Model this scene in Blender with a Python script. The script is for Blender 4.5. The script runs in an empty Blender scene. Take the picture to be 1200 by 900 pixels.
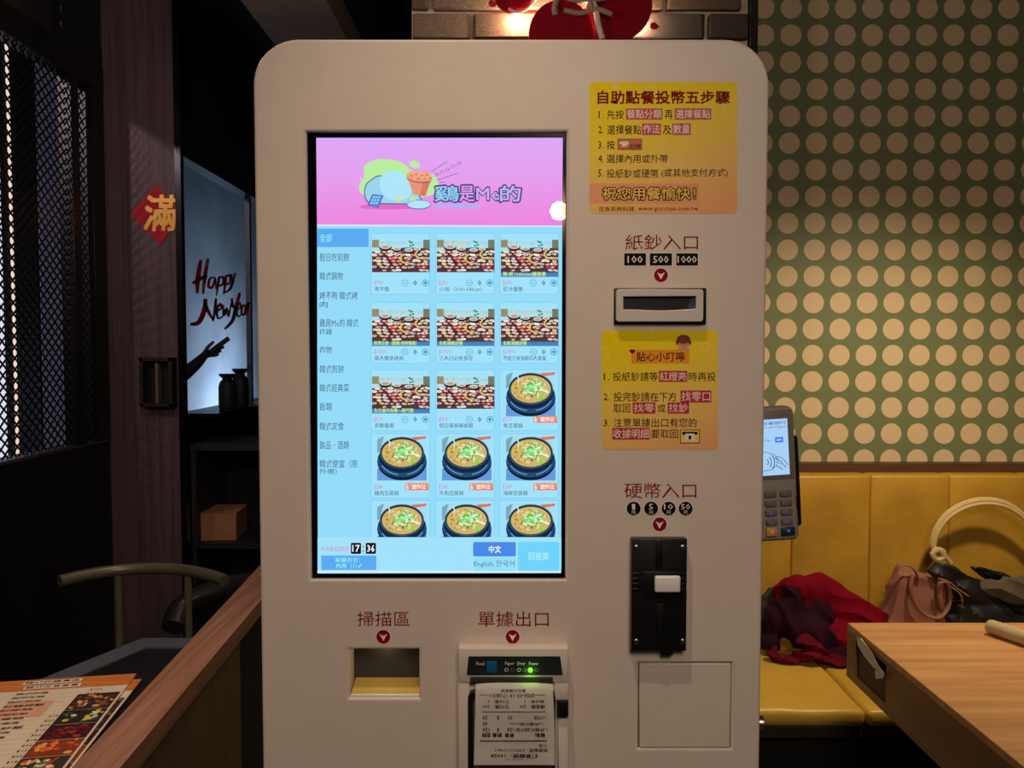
import bpy, bmesh, math, random
from mathutils import Vector, Matrix, noise
random.seed(7)
R = math.radians
PI = math.pi
sc = bpy.context.scene
COL = sc.collection

# ------------------------------------------------------------------ camera
F = 930.0                      # focal length in pixels of the 1200x900 frame
EYE = Vector((0, 0, 1.40))
PITCH = math.atan(41 / F)
cam_d = bpy.data.cameras.new('camera')
cam_d.sensor_width = 36
cam_d.lens = F / 1200 * 36
cam_d.clip_start = 0.02
cam = bpy.data.objects.new('camera', cam_d)
COL.objects.link(cam)
cam.location = EYE
cam.rotation_euler = (PI / 2 - PITCH, 0, 0)
sc.camera = cam

# ------------------------------------------------------------------ world, exposure
w = bpy.data.worlds.new('world')
sc.world = w
w.use_nodes = True
w.node_tree.nodes['Background'].inputs[0].default_value = (0.55, 0.6, 0.9, 1)
w.node_tree.nodes['Background'].inputs[1].default_value = 0.012
sc.view_settings.view_transform = 'Standard'
sc.view_settings.look = 'None'
sc.view_settings.gamma = 1
sc.view_settings.use_curve_mapping = False
sc.view_settings.exposure = 0.0

# ------------------------------------------------------------------ lights
def lamp(name, kind, loc, target, energy, color, size=0.1, spot=None, blend=0.5):
    d = bpy.data.lights.new(name, kind)
    d.energy = energy
    d.color = color
    if kind == 'AREA':
        d.shape = 'DISK'
        d.size = size
    else:
        d.shadow_soft_size = size
    if kind == 'SPOT':
        d.spot_size = R(spot)
        d.spot_blend = blend
    o = bpy.data.objects.new(name, d)
    COL.objects.link(o)
    o.location = loc
    if target is not None:
        o.rotation_euler = (Vector(target) - Vector(loc)).to_track_quat('-Z', 'Y').to_euler()
    return o

lamp('ceiling_spot', 'SPOT', (-0.17, 0.44, 2.70), (0.02, 0.93, 0.85), 38, (1.0, 0.77, 0.55), 0.012, 40, 1.0)
lamp('room_lamp', 'AREA', (0.3, -1.2, 2.75), (0.0, 0.9, 0.8), 26, (1.0, 0.81, 0.65), 1.0)
lamp('booth_spot', 'SPOT', (1.30, 1.80, 2.02), (1.22, 2.30, 0.5), 58, (1.0, 0.76, 0.47), 0.05, 133, 1.0)
lamp('menu_spot', 'SPOT', (-0.75, 0.7, 2.65), (-0.72, 1.25, 0.8), 54, (1.0, 0.78, 0.58), 0.05, 40, 1.0)
lamp('table_fill', 'POINT', (-0.80, 1.75, 2.25), None, 10, (1.0, 0.80, 0.76), 0.08)  # added fill out of view, brightens dark table, cap, beam and pillar
lamp('street_light', 'SPOT', (-2.10, 1.5, 2.69), (-1.45, 3.15, 1.75), 60, (0.96, 0.72, 0.80), 0.035, 62, 0.4)
lamp('corridor_light', 'AREA', (-1.62, 6.0, 0.85), (-2.2, 6.0, 1.45), 13, (0.78, 0.85, 1.0), 0.4)

# ------------------------------------------------------------------ pixel -> world helpers (photo measured at a known depth)
CP, SP = math.cos(PITCH), math.sin(PITCH)
def ray(px, py):
    a, b = (px - 600) / F, (450 - py) / F
    return Vector((a, CP + b * SP, b * CP - SP))
def at(px, py, y):
    r = ray(px, py); return EYE + r * (y / r.y)
def atz(px, py, z):
    r = ray(px, py); return EYE + r * ((z - EYE.z) / r.z)
def atx(px, py, x):
    r = ray(px, py); return EYE + r * (x / r.x)

# ------------------------------------------------------------------ object helpers
WL = {}
def link(o, parent=None, loc=None):
    COL.objects.link(o)
    loc = Vector(loc) if loc is not None else Vector((0, 0, 0))
    if parent is not None:
        o.parent = parent
        o.location = loc - WL[parent.name]
    else:
        o.location = loc
    WL[o.name] = loc
    return o
def tag(o, label=None, cat=None, group=None, kind=None):
    if label: o['label'] = label
    if cat: o['category'] = cat
    if group: o['group'] = group
    if kind: o['kind'] = kind
    return o
def thing(name, label, cat, loc, group=None):
    o = bpy.data.objects.new(name, None)
    o.empty_display_size = 0.05
    link(o, None, loc)
    return tag(o, label, cat, group)
def finish(me, name, mats, parent=None, smooth=False, recenter=True):
    if not isinstance(mats, (list, tuple)): mats = [mats]
    if not me.materials:
        for m in mats: me.materials.append(m)
    me.name = name
    c = Vector((0, 0, 0))
    if recenter and len(me.vertices):
        lo = Vector((min(v.co[i] for v in me.vertices) for i in range(3)))
        hi = Vector((max(v.co[i] for v in me.vertices) for i in range(3)))
        c = (lo + hi) / 2
        me.transform(Matrix.Translation(-c))
    if smooth:
        for p in me.polygons: p.use_smooth = True
        try: me.set_sharp_from_angle(angle=R(40))
        except Exception: pass
    o = bpy.data.objects.new(name, me)
    return link(o, parent, c)
def from_bm(bm, name, mats, parent=None, smooth=False, recenter=True):
    bmesh.ops.recalc_face_normals(bm, faces=bm.faces)
    me = bpy.data.meshes.new(name)
    bm.to_mesh(me); bm.free()
    return finish(me, name, mats, parent, smooth, recenter)
def bx(bm, lo, hi, bevel=0.0, mi=0, mat=None, seg=1):
    lo, hi = Vector(lo), Vector(hi)
    c, s = (lo + hi) / 2, hi - lo
    r = bmesh.ops.create_cube(bm, size=1, matrix=Matrix.Translation(c) @ Matrix.Diagonal((s.x, s.y, s.z, 1)))
    vs = r['verts']
    fs = list({f for v in vs for f in v.link_faces})
    for f in fs: f.material_index = mi
    if bevel > 0:
        es = list({e for v in vs for e in v.link_edges})
        r2 = bmesh.ops.bevel(bm, geom=es, offset=min(bevel, min(s) * 0.45), segments=seg, affect='EDGES', profile=0.5)
        for f in r2['faces']: f.material_index = mi
        vs = list({v for f in r2['faces'] for v in f.verts} | {v for v in vs if v.is_valid})
    if mat is not None:
        bmesh.ops.transform(bm, matrix=mat, verts=vs)
    return vs
def box(name, lo, hi, m, parent=None, bevel=0.0, seg=1, mat=None):
    bm = bmesh.new(); bx(bm, lo, hi, bevel, 0, mat, seg)
    return from_bm(bm, name, m, parent, smooth=bevel > 0)
def prism(bm, base, vec, mi=0):
    """polygon (list of world points) swept along vec"""
    vec = Vector(vec)
    a = [bm.verts.new(p) for p in base]
    b = [bm.verts.new(Vector(p) + vec) for p in base]
    n = len(a)
    fs = [bm.faces.new(a), bm.faces.new(b[::-1])]
    for i in range(n): fs.append(bm.faces.new((a[i], b[i], b[(i + 1) % n], a[(i + 1) % n])))
    for f in fs: f.material_index = mi
def tube(bm, pts, rad, n=10, mi=0, closed=False, flat=1.0):
    pts = [Vector(p) for p in pts]
    m = len(pts)
    rads = rad if isinstance(rad, (list, tuple)) else [rad] * m
    rings = []
    up = None
    for i, p in enumerate(pts):
        if closed: t = pts[(i + 1) % m] - pts[i - 1]
        else: t = pts[min(i + 1, m - 1)] - pts[max(i - 1, 0)]
        t.normalize()
        if up is None:
            up = Vector((0, 0, 1)) if abs(t.z) < 0.9 else Vector((1, 0, 0))
        s = t.cross(up).normalized()
        up = s.cross(t).normalized()
        rings.append([bm.verts.new(p + (s * math.cos(2 * PI * k / n) + up * math.sin(2 * PI * k / n) * flat) * rads[i]) for k in range(n)])
    for i in range(m if closed else m - 1):
        a, b = rings[i], rings[(i + 1) % m]
        for k in range(n):
            bm.faces.new((a[k], a[(k + 1) % n], b[(k + 1) % n], b[k])).material_index = mi
    if not closed:
        bm.faces.new(rings[0][::-1]).material_index = mi
        bm.faces.new(rings[-1]).material_index = mi
def lathe(bm, prof, loc, n=24, mi=0, rot=None):
    M = Matrix.Translation(loc)
    if rot is not None: M = M @ rot
    rings = []
    for r, z in prof:
        rings.append([bm.verts.new(M @ Vector((r * math.cos(2 * PI * k / n), r * math.sin(2 * PI * k / n), z))) for k in range(n)])
    for a, b in zip(rings, rings[1:]):
        for k in range(n):
            bm.faces.new((a[k], a[(k + 1) % n], b[(k + 1) % n], b[k])).material_index = mi
    bm.faces.new(rings[0][::-1]).material_index = mi
    bm.faces.new(rings[-1]).material_index = mi
FACE = Matrix.Rotation(PI / 2, 4, 'X')       # local z -> world -y (towards the camera side)
def smooth_path(pts, sub=6, closed=False):
    pts = [Vector(p) for p in pts]; out = []; m = len(pts)
    rng = range(m) if closed else range(m - 1)
    for i in rng:
        if closed: p0, p1, p2, p3 = pts[i - 1], pts[i], pts[(i + 1) % m], pts[(i + 2) % m]
        else: p0, p1, p2, p3 = pts[max(i - 1, 0)], pts[i], pts[i + 1], pts[min(i + 2, m - 1)]
        for k in range(sub):
            t = k / sub
            out.append(0.5 * ((2 * p1) + (p2 - p0) * t + (2 * p0 - 5 * p1 + 4 * p2 - p3) * t * t + (3 * p1 - p0 - 3 * p2 + p3) * t ** 3))
    if not closed: out.append(pts[-1])
    return out
def eval_mesh(o):
    dg = bpy.context.evaluated_depsgraph_get()
    dg.update()
    me = bpy.data.meshes.new_from_object(o.evaluated_get(dg))
    d = o.data
    bpy.data.objects.remove(o)
    return me
def blob(name, balls, m, parent=None, voxel=0.008, amp=0.01, freq=9, ridge=0.0, smoothing=4, prisms=(), fdir=(1, 0.4, 0.8), ff=60):
    """union of ellipsoids/tubes skinned by a voxel remesh, then creased like cloth"""
    bm = bmesh.new()
    for c, s, *rot in balls:
        M = Matrix.Translation(c)
        if rot: M = M @ Matrix.Rotation(R(rot[0]), 4, 'Y') @ Matrix.Rotation(R(rot[1]) if len(rot) > 1 else 0, 4, 'Z')
        bmesh.ops.create_uvsphere(bm, u_segments=20, v_segments=12, radius=1, matrix=M @ Matrix.Diagonal((s[0], s[1], s[2], 1)))
    for pts_, vec_ in prisms: prism(bm, pts_, vec_)
    bmesh.ops.recalc_face_normals(bm, faces=bm.faces)
    me = bpy.data.meshes.new('tmp'); bm.to_mesh(me); bm.free()
    o = bpy.data.objects.new('tmp', me); COL.objects.link(o)
    md = o.modifiers.new('r', 'REMESH'); md.mode = 'VOXEL'; md.voxel_size = voxel
    ms = o.modifiers.new('s', 'SMOOTH'); ms.iterations = smoothing; ms.factor = 0.6
    me = eval_mesh(o)
    if 1:
        nrm = [v.normal.copy() for v in me.vertices]
        for v, nn in zip(me.vertices, nrm):
            p = v.co * freq
            d = noise.noise(p) * amp
            if ridge:
                ph_ = Vector(fdir).dot(v.co) * ff + 3.2 * noise.noise(v.co * 7 + Vector((3, 7, 1)))
                d += (0.55 - abs(math.sin(ph_)) ** 0.7) * ridge * (0.6 + 0.8 * noise.noise(v.co * 11 + Vector((9, 2, 5))))
            v.co += nn * d
        for v in me.vertices:          # cloth lies on the seat and against the bench back
            v.co.z = max(v.co.z, 0.466); v.co.y = min(v.co.y, 2.588)
    return finish(me, name, m, parent, smooth=True)

# ------------------------------------------------------------------ materials
def L(c):
    """sRGB 0-255 -> linear"""
    return tuple((x / 255 / 12.92) if x / 255 <= 0.04045 else ((x / 255 + 0.055) / 1.055) ** 2.4 for x in c)
MAT = {}
def nodes_of(m):
    m.use_nodes = True
    nt = m.node_tree
    return nt, nt.nodes, nt.links, nt.nodes.get('Principled BSDF')
def mat(name, rgb, rough=0.5, metal=0.0, vary=0.06, scale=30, bump=0.0, bscale=200, spec=0.5, coat=0.0, emis=None, es=0.0, sheen=0):
    if name in MAT: return MAT[name]
    m = bpy.data.materials.new(name); MAT[name] = m
    nt, N, K, b = nodes_of(m)
    b.inputs['Roughness'].default_value = rough
    b.inputs['Metallic'].default_value = metal
    b.inputs['Specular IOR Level'].default_value = spec
    b.inputs['Coat Weight'].default_value = coat
    b.inputs['Sheen Weight'].default_value = sheen
    c = L(rgb)
    tc = N.new('ShaderNodeTexCoord')
    n = N.new('ShaderNodeTexNoise'); n.inputs['Scale'].default_value = scale; n.inputs['Detail'].default_value = 4
    K.new(tc.outputs['Object'], n.inputs['Vector'])
    rp = N.new('ShaderNodeValToRGB')
    rp.color_ramp.elements[0].position = 0.3; rp.color_ramp.elements[1].position = 0.7
    rp.color_ramp.elements[0].color = (*[x * (1 - vary) for x in c], 1)
    rp.color_ramp.elements[1].color = (*[min(1, x * (1 + vary)) for x in c], 1)
    K.new(n.outputs['Fac'], rp.inputs['Fac']); K.new(rp.outputs['Color'], b.inputs['Base Color'])
    if bump:
        n2 = N.new('ShaderNodeTexNoise'); n2.inputs['Scale'].default_value = bscale; n2.inputs['Detail'].default_value = 2
        K.new(tc.outputs['Object'], n2.inputs['Vector'])
        bp = N.new('ShaderNodeBump'); bp.inputs['Strength'].default_value = bump; bp.inputs['Distance'].default_value = 0.002
        K.new(n2.outputs['Fac'], bp.inputs['Height']); K.new(bp.outputs['Normal'], b.inputs['Normal'])
    if emis is not None:
        b.inputs['Emission Color'].default_value = (*L(emis), 1)
        b.inputs['Emission Strength'].default_value = es
    return m
def emat(rgb, es=1.0, name=None):
    """light-giving screen ink"""
    name = name or 'screen_ink_%d_%d_%d' % tuple(rgb)
    if name in MAT: return MAT[name]
    m = bpy.data.materials.new(name); MAT[name] = m
    nt, N, K, b = nodes_of(m)
    b.inputs['Base Color'].default_value = (0.01, 0.01, 0.01, 1)
    b.inputs['Roughness'].default_value = 0.3
    b.inputs['Specular IOR Level'].default_value = 0.0
    b.inputs['Emission Color'].default_value = (*L(rgb), 1)
    b.inputs['Emission Strength'].default_value = es
    return m
def wood(name, dark, light, axis='X', rough=0.4, scale=1.0, spec=0.5, coarse=18):
    if name in MAT: return MAT[name]
    m = bpy.data.materials.new(name); MAT[name] = m
    nt, N, K, b = nodes_of(m)
    b.inputs['Roughness'].default_value = rough
    b.inputs['Specular IOR Level'].default_value = spec
    tc = N.new('ShaderNodeTexCoord'); mp = N.new('ShaderNodeMapping')
    s = {'X': (1.2, coarse * 2, coarse * 2), 'Y': (coarse * 2, 1.2, coarse * 2), 'Z': (coarse * 2, coarse * 2, 1.2)}[axis]
    mp.inputs['Scale'].default_value = tuple(v * scale for v in s)
    K.new(tc.outputs['Object'], mp.inputs['Vector'])
    n = N.new('ShaderNodeTexNoise'); n.inputs['Scale'].default_value = 1.0; n.inputs['Detail'].default_value = 7; n.inputs['Roughness'].default_value = 0.65; n.inputs['Distortion'].default_value = 0.6
    K.new(mp.outputs['Vector'], n.inputs['Vector'])
    rp = N.new('ShaderNodeValToRGB')
    e = rp.color_ramp.elements
    e[0].position = 0.32; e[0].color = (*L(dark), 1); e[1].position = 0.68; e[1].color = (*L(light), 1)
    K.new(n.outputs['Fac'], rp.inputs['Fac']); K.new(rp.outputs['Color'], b.inputs['Base Color'])
    bp = N.new('ShaderNodeBump'); bp.inputs['Strength'].default_value = 0.25; bp.inputs['Distance'].default_value = 0.0015
    K.new(n.outputs['Fac'], bp.inputs['Height']); K.new(bp.outputs['Normal'], b.inputs['Normal'])
    return m

BEIGE = mat('powder_coat_beige', (214, 199, 187), 0.42, bump=0.08, bscale=900, vary=0.02, spec=0.35)
PLAST = mat('printer_plastic_beige', (214, 202, 190), 0.35, vary=0.02)
PLASTG = mat('bill_slot_plastic', (205, 196, 190), 0.3, vary=0.02)
BLACK = mat('black_plastic', (16, 16, 18), 0.35)
BLACKM = mat('matte_black', (12, 12, 14), 0.8)
DARKW = mat('dark_painted_surface', (26, 24, 28), 0.6)
STEEL = mat('brushed_steel', (170, 168, 165), 0.3, 1.0)
WHITE = mat('white_plastic', (235, 228, 224), 0.35)
REDP = mat('crimson_print', (134, 4, 30), 0.6, spec=.1)
DKRED = mat('dark_red_print', (126, 4, 14), 0.6, spec=.1)
MAROON = mat('maroon_ink', (44, 8, 24), 0.6, spec=.1)
BLKINK = mat('black_ink', (10, 7, 9), 0.6, spec=.1)
PAPERINK = mat('pale_ink', (240, 226, 220), 0.5)

# ------------------------------------------------------------------ flat print builder
TXT = {}
def text_geo(s, bold, res=2):
    k = (s, bold, res)
    if k in TXT: return TXT[k]
    c = bpy.data.curves.new('t', 'FONT')
    c.body = s; c.size = 1; c.offset = bold; c.resolution_u = res
    o = bpy.data.objects.new('t', c); COL.objects.link(o)
    me = eval_mesh(o)
    bpy.data.curves.remove(c)
    vs = [(v.co.x, v.co.y) for v in me.vertices]
    fs = [tuple(p.vertices) for p in me.polygons]
    bpy.data.meshes.remove(me)
    TXT[k] = (vs, fs)
    return TXT[k]
class Sheet:
    """flat shapes and lettering in a plane; fn(px, py, layer) gives the point"""
    def __init__(s, fn): s.fn = fn; s.v = []; s.f = []; s.mi = []; s.mats = []
    def m(s, mt):
        if mt not in s.mats: s.mats.append(mt)
        return s.mats.index(mt)
    def poly(s, pts, mt, layer=0):
        b = len(s.v)
        s.v += [s.fn(x, y, layer) for x, y in pts]
        s.f.append(tuple(range(b, b + len(pts)))); s.mi.append(s.m(mt))
    def rect(s, x0, y0, x1, y1, mt, layer=0, r=0):
        if r <= 0: return s.poly([(x0, y0), (x0, y1), (x1, y1), (x1, y0)], mt, layer)
        p = []
        for cx, cy, a in ((x0 + r, y0 + r, 180), (x1 - r, y0 + r, 270), (x1 - r, y1 - r, 0), (x0 + r, y1 - r, 90)):
            for k in range(5):
                t = R(a + k * 22.5); p.append((cx + r * math.cos(t), cy + r * math.sin(t)))
        s.poly(p[::-1], mt, layer)
    def frame(s, x0, y0, x1, y1, wd, mt, layer=0):
        s.rect(x0, y0, x1, y0 + wd, mt, layer); s.rect(x0, y1 - wd, x1, y1, mt, layer)
        s.rect(x0, y0, x0 + wd, y1, mt, layer); s.rect(x1 - wd, y0, x1, y1, mt, layer)
    def ell(s, cx, cy, rx, ry, mt, layer=0, n=16, rot=0, a0=0, a1=360):
        c, sn = math.cos(R(rot)), math.sin(R(rot)); p = []
        for k in range(n):
            t = R(a0 + (a1 - a0) * k / (n if a1 - a0 >= 360 else n - 1))
            x, y = rx * math.cos(t), ry * math.sin(t)
            p.append((cx + x * c - y * sn, cy + x * sn + y * c))
        s.poly(p[::-1], mt, layer)
    def line(s, pts, wd, mt, layer=0):
        n = len(pts)
        wds = wd if isinstance(wd, (list, tuple)) else [wd] * n
        Lp, Rp = [], []
        for i, (x, y) in enumerate(pts):
            a = pts[max(i - 1, 0)]; b = pts[min(i + 1, n - 1)]
            dx, dy = b[0] - a[0], b[1] - a[1]; d = math.hypot(dx, dy) or 1
            nx, ny = -dy / d * wds[i] / 2, dx / d * wds[i] / 2
            Lp.append((x + nx, y + ny)); Rp.append((x - nx, y - ny))
        for i in range(n - 1):
            s.poly([Lp[i], Lp[i + 1], Rp[i + 1], Rp[i]], mt, layer)
    def text(s, t, x0, y0, x1, y1, mt, layer=1, bold=0.0, rot180=False, shear=0.0, res=2, keep=False):
        vs, fs = text_geo(t, 0.0, 1)
        if not vs: return
        if bold >= 0.01 and not getattr(s, '_rep', False):
            s._rep = True
            e = bold * (y1 - y0) * 0.75
            dirs = ((1, 1), (-1, -1), (1, -1), (-1, 1)) if bold < 0.045 else [(math.cos(R(a)) * 1.35, math.sin(R(a)) * 1.35) for a in range(0, 360, 45)]
            for i, (dx, dy) in enumerate(dirs[:2] if bold < 0.02 else dirs):
                s.text(t, x0 + dx * e, y0 + dy * e, x1 + dx * e, y1 + dy * e, mt, layer + i * 0.06, 0, rot180, shear)
            s._rep = False
            return
        ax, bx_ = min(v[0] for v in vs), max(v[0] for v in vs)
        ay, by = min(v[1] for v in vs), max(v[1] for v in vs)
        b = len(s.v); k = s.m(mt)
        if keep and (bx_ - ax) * (y1 - y0) / (by - ay) < (x1 - x0): x1 = x0 + (bx_ - ax) * (y1 - y0) / (by - ay)
        for vx, vy in vs:
            u, v = (vx - ax) / (bx_ - ax), (by - vy) / (by - ay)
            if rot180: u, v = 1 - u, 1 - v
            s.v.append(s.fn(x0 + u * (x1 - x0) + shear * (0.5 - v) * (y1 - y0), y0 + v * (y1 - y0), layer))
        for f in fs:
            s.f.append(tuple(b + i for i in f)); s.mi.append(k)
    def build(s, name, parent, recenter=True):
        me = bpy.data.meshes.new(name)
        me.from_pydata(s.v, [], s.f)
        for mt in s.mats: me.materials.append(mt)
        for p, i in zip(me.polygons, s.mi): p.material_index = i
        return finish(me, name, s.mats, parent, recenter=recenter)
def plane_y(y, step=0.0002):
    def fn(px, py, layer): return at(px, py, y - step * (layer + 1))
    return fn
def plate(name, outer, holes, y0, y1, m, parent, bevel=0.0, bseg=2):
    """plate with openings: outline + holes in (x, z), from y0 (front) to y1, rounded edges"""
    c = bpy.data.curves.new('p', 'CURVE'); c.dimensions = '2D'; c.fill_mode = 'BOTH'
    c.extrude = (y1 - y0) / 2 - bevel; c.bevel_depth = bevel; c.bevel_resolution = bseg; c.offset = -bevel
    for ring in [outer] + holes:
        sp = c.splines.new('POLY'); sp.points.add(len(ring) - 1); sp.use_cyclic_u = True
        for i, (x, z) in enumerate(ring): sp.points[i].co = (x, z, 0, 1)
    o = bpy.data.objects.new('p', c); COL.objects.link(o)
    me = eval_mesh(o); bpy.data.curves.remove(c)
    me.transform(Matrix.Translation((0, (y0 + y1) / 2, 0)) @ Matrix.Rotation(PI / 2, 4, 'X'))
    return finish(me, name, m, parent, smooth=bevel > 0)
def rrect(x0, z0, x1, z1, r, n=8, corners=(1, 1, 1, 1)):
    p = []
    for (cx, cz, a), on in zip(((x0 + r, z0 + r, 180), (x1 - r, z0 + r, 270), (x1 - r, z1 - r, 0), (x0 + r, z1 - r, 90)), corners):
        if not on:
            p.append((x0 if a in (180, 90) else x1, z0 if a in (180, 270) else z1)); continue
        for k in range(n + 1):
            t = R(a + k * 90 / n); p.append((cx + r * math.cos(t), cz + r * math.sin(t)))
    return p
# ================================================================== SETTING
FLOORM = mat('dark_floor_tile', (48, 42, 40), 0.35, vary=0.15, scale=4)
CEILM = mat('black_ceiling_paint', (14, 13, 15), 0.9)
WALLM = mat('dark_wall_paint', (30, 27, 30), 0.8)
def struct(name, lo, hi, m):
    return tag(box(name, lo, hi, m), kind='structure')
struct('floor', (-2.6, -2.6, -0.1), (2.6, 8.6, 0.0), FLOORM)
struct('ceiling', (-2.6, -2.6, 3.0), (2.6, 8.6, 3.1), CEILM)
struct('wall_right', (2.5, -2.6, 0.0), (2.6, 8.6, 3.0), WALLM)
struct('wall_rear', (-2.6, -2.6, 0.0), (2.5, -2.5, 3.0), WALLM)
struct('wall_far', (-2.3, 8.5, 0.0), (2.5, 8.6, 3.0), WALLM)
struct('trim_1', (-0.935, 2.0, 2.60), (-0.64, 8.4, 2.72), mat('brown_beam_paint', (150, 130, 112), 0.7))   # ceiling beam, brown
bm = bmesh.new()
bx(bm, (-0.935, 2.0, 2.72), (-0.64, 8.4, 3.0))
tag(from_bm(bm, 'trim_2', CEILM), kind='structure')

# ---- outer side wall of the corridor: dark front stretch with lit slits, pale stretch behind
CORW = mat('corridor_dark_wall', (20, 20, 30), 0.6)
PALE = mat('corridor_pale_wall', (176, 190, 205), 0.7, vary=0.2, scale=2.2)
lw = struct('wall_left', (-2.3, -2.6, 0.0), (-2.2, 4.55, 3.0), CORW)
struct('wall_corridor', (-2.3, 4.55, 0.0), (-2.2, 8.5, 3.0), PALE)
def slit(px0, px1, m, name):
    d0 = 2.19 * F / (600 - px0); d1 = 2.19 * F / (600 - px1)
    return box(name, (-2.2, d0, 0.5), (-2.196, d1, 2.75), m, lw)
slit(-12, 8, emat((226, 226, 245), 0.95, 'lit_window_cool'), 'lit_pane')
slit(18.5, 21.5, emat((255, 226, 205), 0.9, 'lit_window_warm'), 'lit_pane')
slit(52, 76, mat('grey_curtain_glow', (120, 120, 138), 0.8, emis=(46, 46, 58), es=1.0), 'curtain_panel')  # weak emission paints dim light onto this and the next two panels
slit(76, 87, mat('slate_panel_glow', (60, 66, 84), 0.7, emis=(22, 25, 36), es=1.0), 'curtain_panel')
slit(97, 114, mat('slate_panel_blue_glow', (70, 78, 104), 0.7, emis=(30, 35, 50), es=1.0), 'curtain_panel')

# ---- inner left side: low wall, framed opening with expanded-metal mesh
XW = -1.6
LOWW = mat('low_wall_black_panel', (17, 16, 19), 0.45)
mw = struct('wall_side', (XW - 0.06, 0.9, 0.0), (XW, 3.14, 1.035), LOWW)
box('cap_rail', (XW - 0.07, 0.9, 1.035), (XW + 0.008, 3.14, 1.047), mat('cap_rail_grey', (62, 60, 72), 0.4), mw, 0.002)
struct('wall_upper', (XW - 0.06, 0.9, 2.49), (XW, 3.14, 3.0), CEILM)
win = thing('mesh_window', 'black framed window opening of diamond metal mesh at far left', 'window screen', (XW, 2.2, 1.047))
FRM = mat('black_frame_paint', (14, 14, 18), 0.4)
box('top_rail', (XW - 0.05, 1.0, 2.39), (XW + 0.015, 3.13, 2.49), FRM, win, 0.003)
dpost0, dpost1 = 1.6 * F / (600 - 87), 1.6 * F / (600 - 96)
box('frame_post', (XW - 0.04, dpost0, 1.047), (XW + 0.012, dpost1, 2.39), FRM, win, 0.002)
box('frame_post', (XW - 0.05, 1.6 * F / (600 - 110.5), 1.047), (XW + 0.012, 3.13, 2.39), FRM, win, 0.002)
box('frame_post', (XW - 0.04, 1.0, 1.047), (XW + 0.012, 1.06, 2.39), FRM, win, 0.002)
# diamond mesh: strips crossing
MESHM = mat('dark_steel_mesh', (30, 28, 36), 0.4, 0.6)
bm = bmesh.new()
Y0, Y1, Z0, Z1 = 1.06, 3.03, 1.05, 2.39
cw, ch = 0.042, 0.036
sl = ch / cw
def clip_diag(c, s):
    pts = []
    # z = Z0 + s*sl*(y-Y0) + c
    ys, ye = Y0, Y1
    za, zb = Z0 + c, Z0 + c + s * sl * (Y1 - Y0)
    lo, hi = (za, zb) if za < zb else (zb, za)
    if hi < Z0 or lo > Z1: return None
    def yz(z): return Y0 + (z - Z0 - c) / (s * sl)
    pa, pb = [Y0, za], [Y1, zb]
    for p in (pa, pb):
        if p[1] < Z0: p[0], p[1] = yz(Z0), Z0
        if p[1] > Z1: p[0], p[1] = yz(Z1), Z1
    return pa, pb
H = sl * (Y1 - Y0)
k = -int(H / ch) - 1
nn = int((Z1 - Z0 + H) / ch) + 2
for s in (1, -1):
    for i in range(-int(H / ch) - 1 if s > 0 else 0, nn):
        r_ = clip_diag(i * ch, s)
        if not r_: continue
        (ya, za), (yb, zb) = r_
        d = Vector((0, yb - ya, zb - za))
        if d.length < 0.01: continue
        n_ = Vector((0, -d.z, d.y)).normalized() * 0.0028
        xo = XW - 0.012 + 0.003 * s
        a, b = Vector((xo, ya, za)), Vector((xo, yb, zb))
        prism(bm, [a + n_, b + n_, b - n_, a - n_], (0.003, 0, 0))
o = from_bm(bm, 'wire_mesh', MESHM, win); o['kind'] = 'stuff'
# hanging chain over the frame
bm = bmesh.new()
cx = at(73, 40, 2.72)
for i in range(16):
    z = 2.485 + 0.012 + i * 0.026
    pts = []
    for t in range(10):
        a = 2 * PI * t / 10
        u, v = 0.008 * math.cos(a), 0.017 * math.sin(a)
        pts.append((cx.x + (u if i % 2 else 0), 2.72 + (0 if i % 2 else u), z + v))
    tube(bm, pts, 0.0026, 5, closed=True)
    if z > 2.98: break
tag(from_bm(bm, 'hanging_chain', mat('chain_steel', (70, 70, 90), 0.35, 0.9)), 'thin steel chain hanging from the ceiling above the mesh window', 'chain')

# ---- pillar between mesh window and back window
PILW = wood('pillar_wood', (74, 56, 58), (106, 84, 84), 'Z', 0.55, coarse=26)
pl = struct('wall_pillar', (-1.60, 3.15, 0.0), (-1.325, 3.20, 3.0), PILW)
# recessed wall box on the pillar
a, b = at(168, 419, 3.14), at(207, 476, 3.14)
nb = thing('wall_niche_box', 'small dark framed box recessed on the wooden pillar beneath the red diamond', 'wall box', (a.x, 3.15, b.z))
bm = bmesh.new()
t_ = 0.014
for lo, hi in (((a.x, 3.10, a.z - t_), (b.x, 3.15, a.z)), ((a.x, 3.10, b.z), (b.x, 3.15, b.z + t_)),
               ((a.x, 3.10, b.z), (a.x + t_, 3.15, a.z)), ((b.x - t_, 3.10, b.z), (b.x, 3.15, a.z))):
    bx(bm, lo, hi, 0.001)
from_bm(bm, 'box_frame', mat('niche_frame', (40, 34, 36), 0.5), nb)
box('box_back', (a.x + t_, 3.142, b.z + t_), (b.x - t_, 3.149, a.z - t_), BLACKM, nb)
box('divider', ((a.x + b.x) / 2 - 0.006, 3.112, b.z + t_), ((a.x + b.x) / 2 + 0.004, 3.142, a.z - t_), mat('niche_divider', (110, 96, 84), 0.5), nb)
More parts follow.
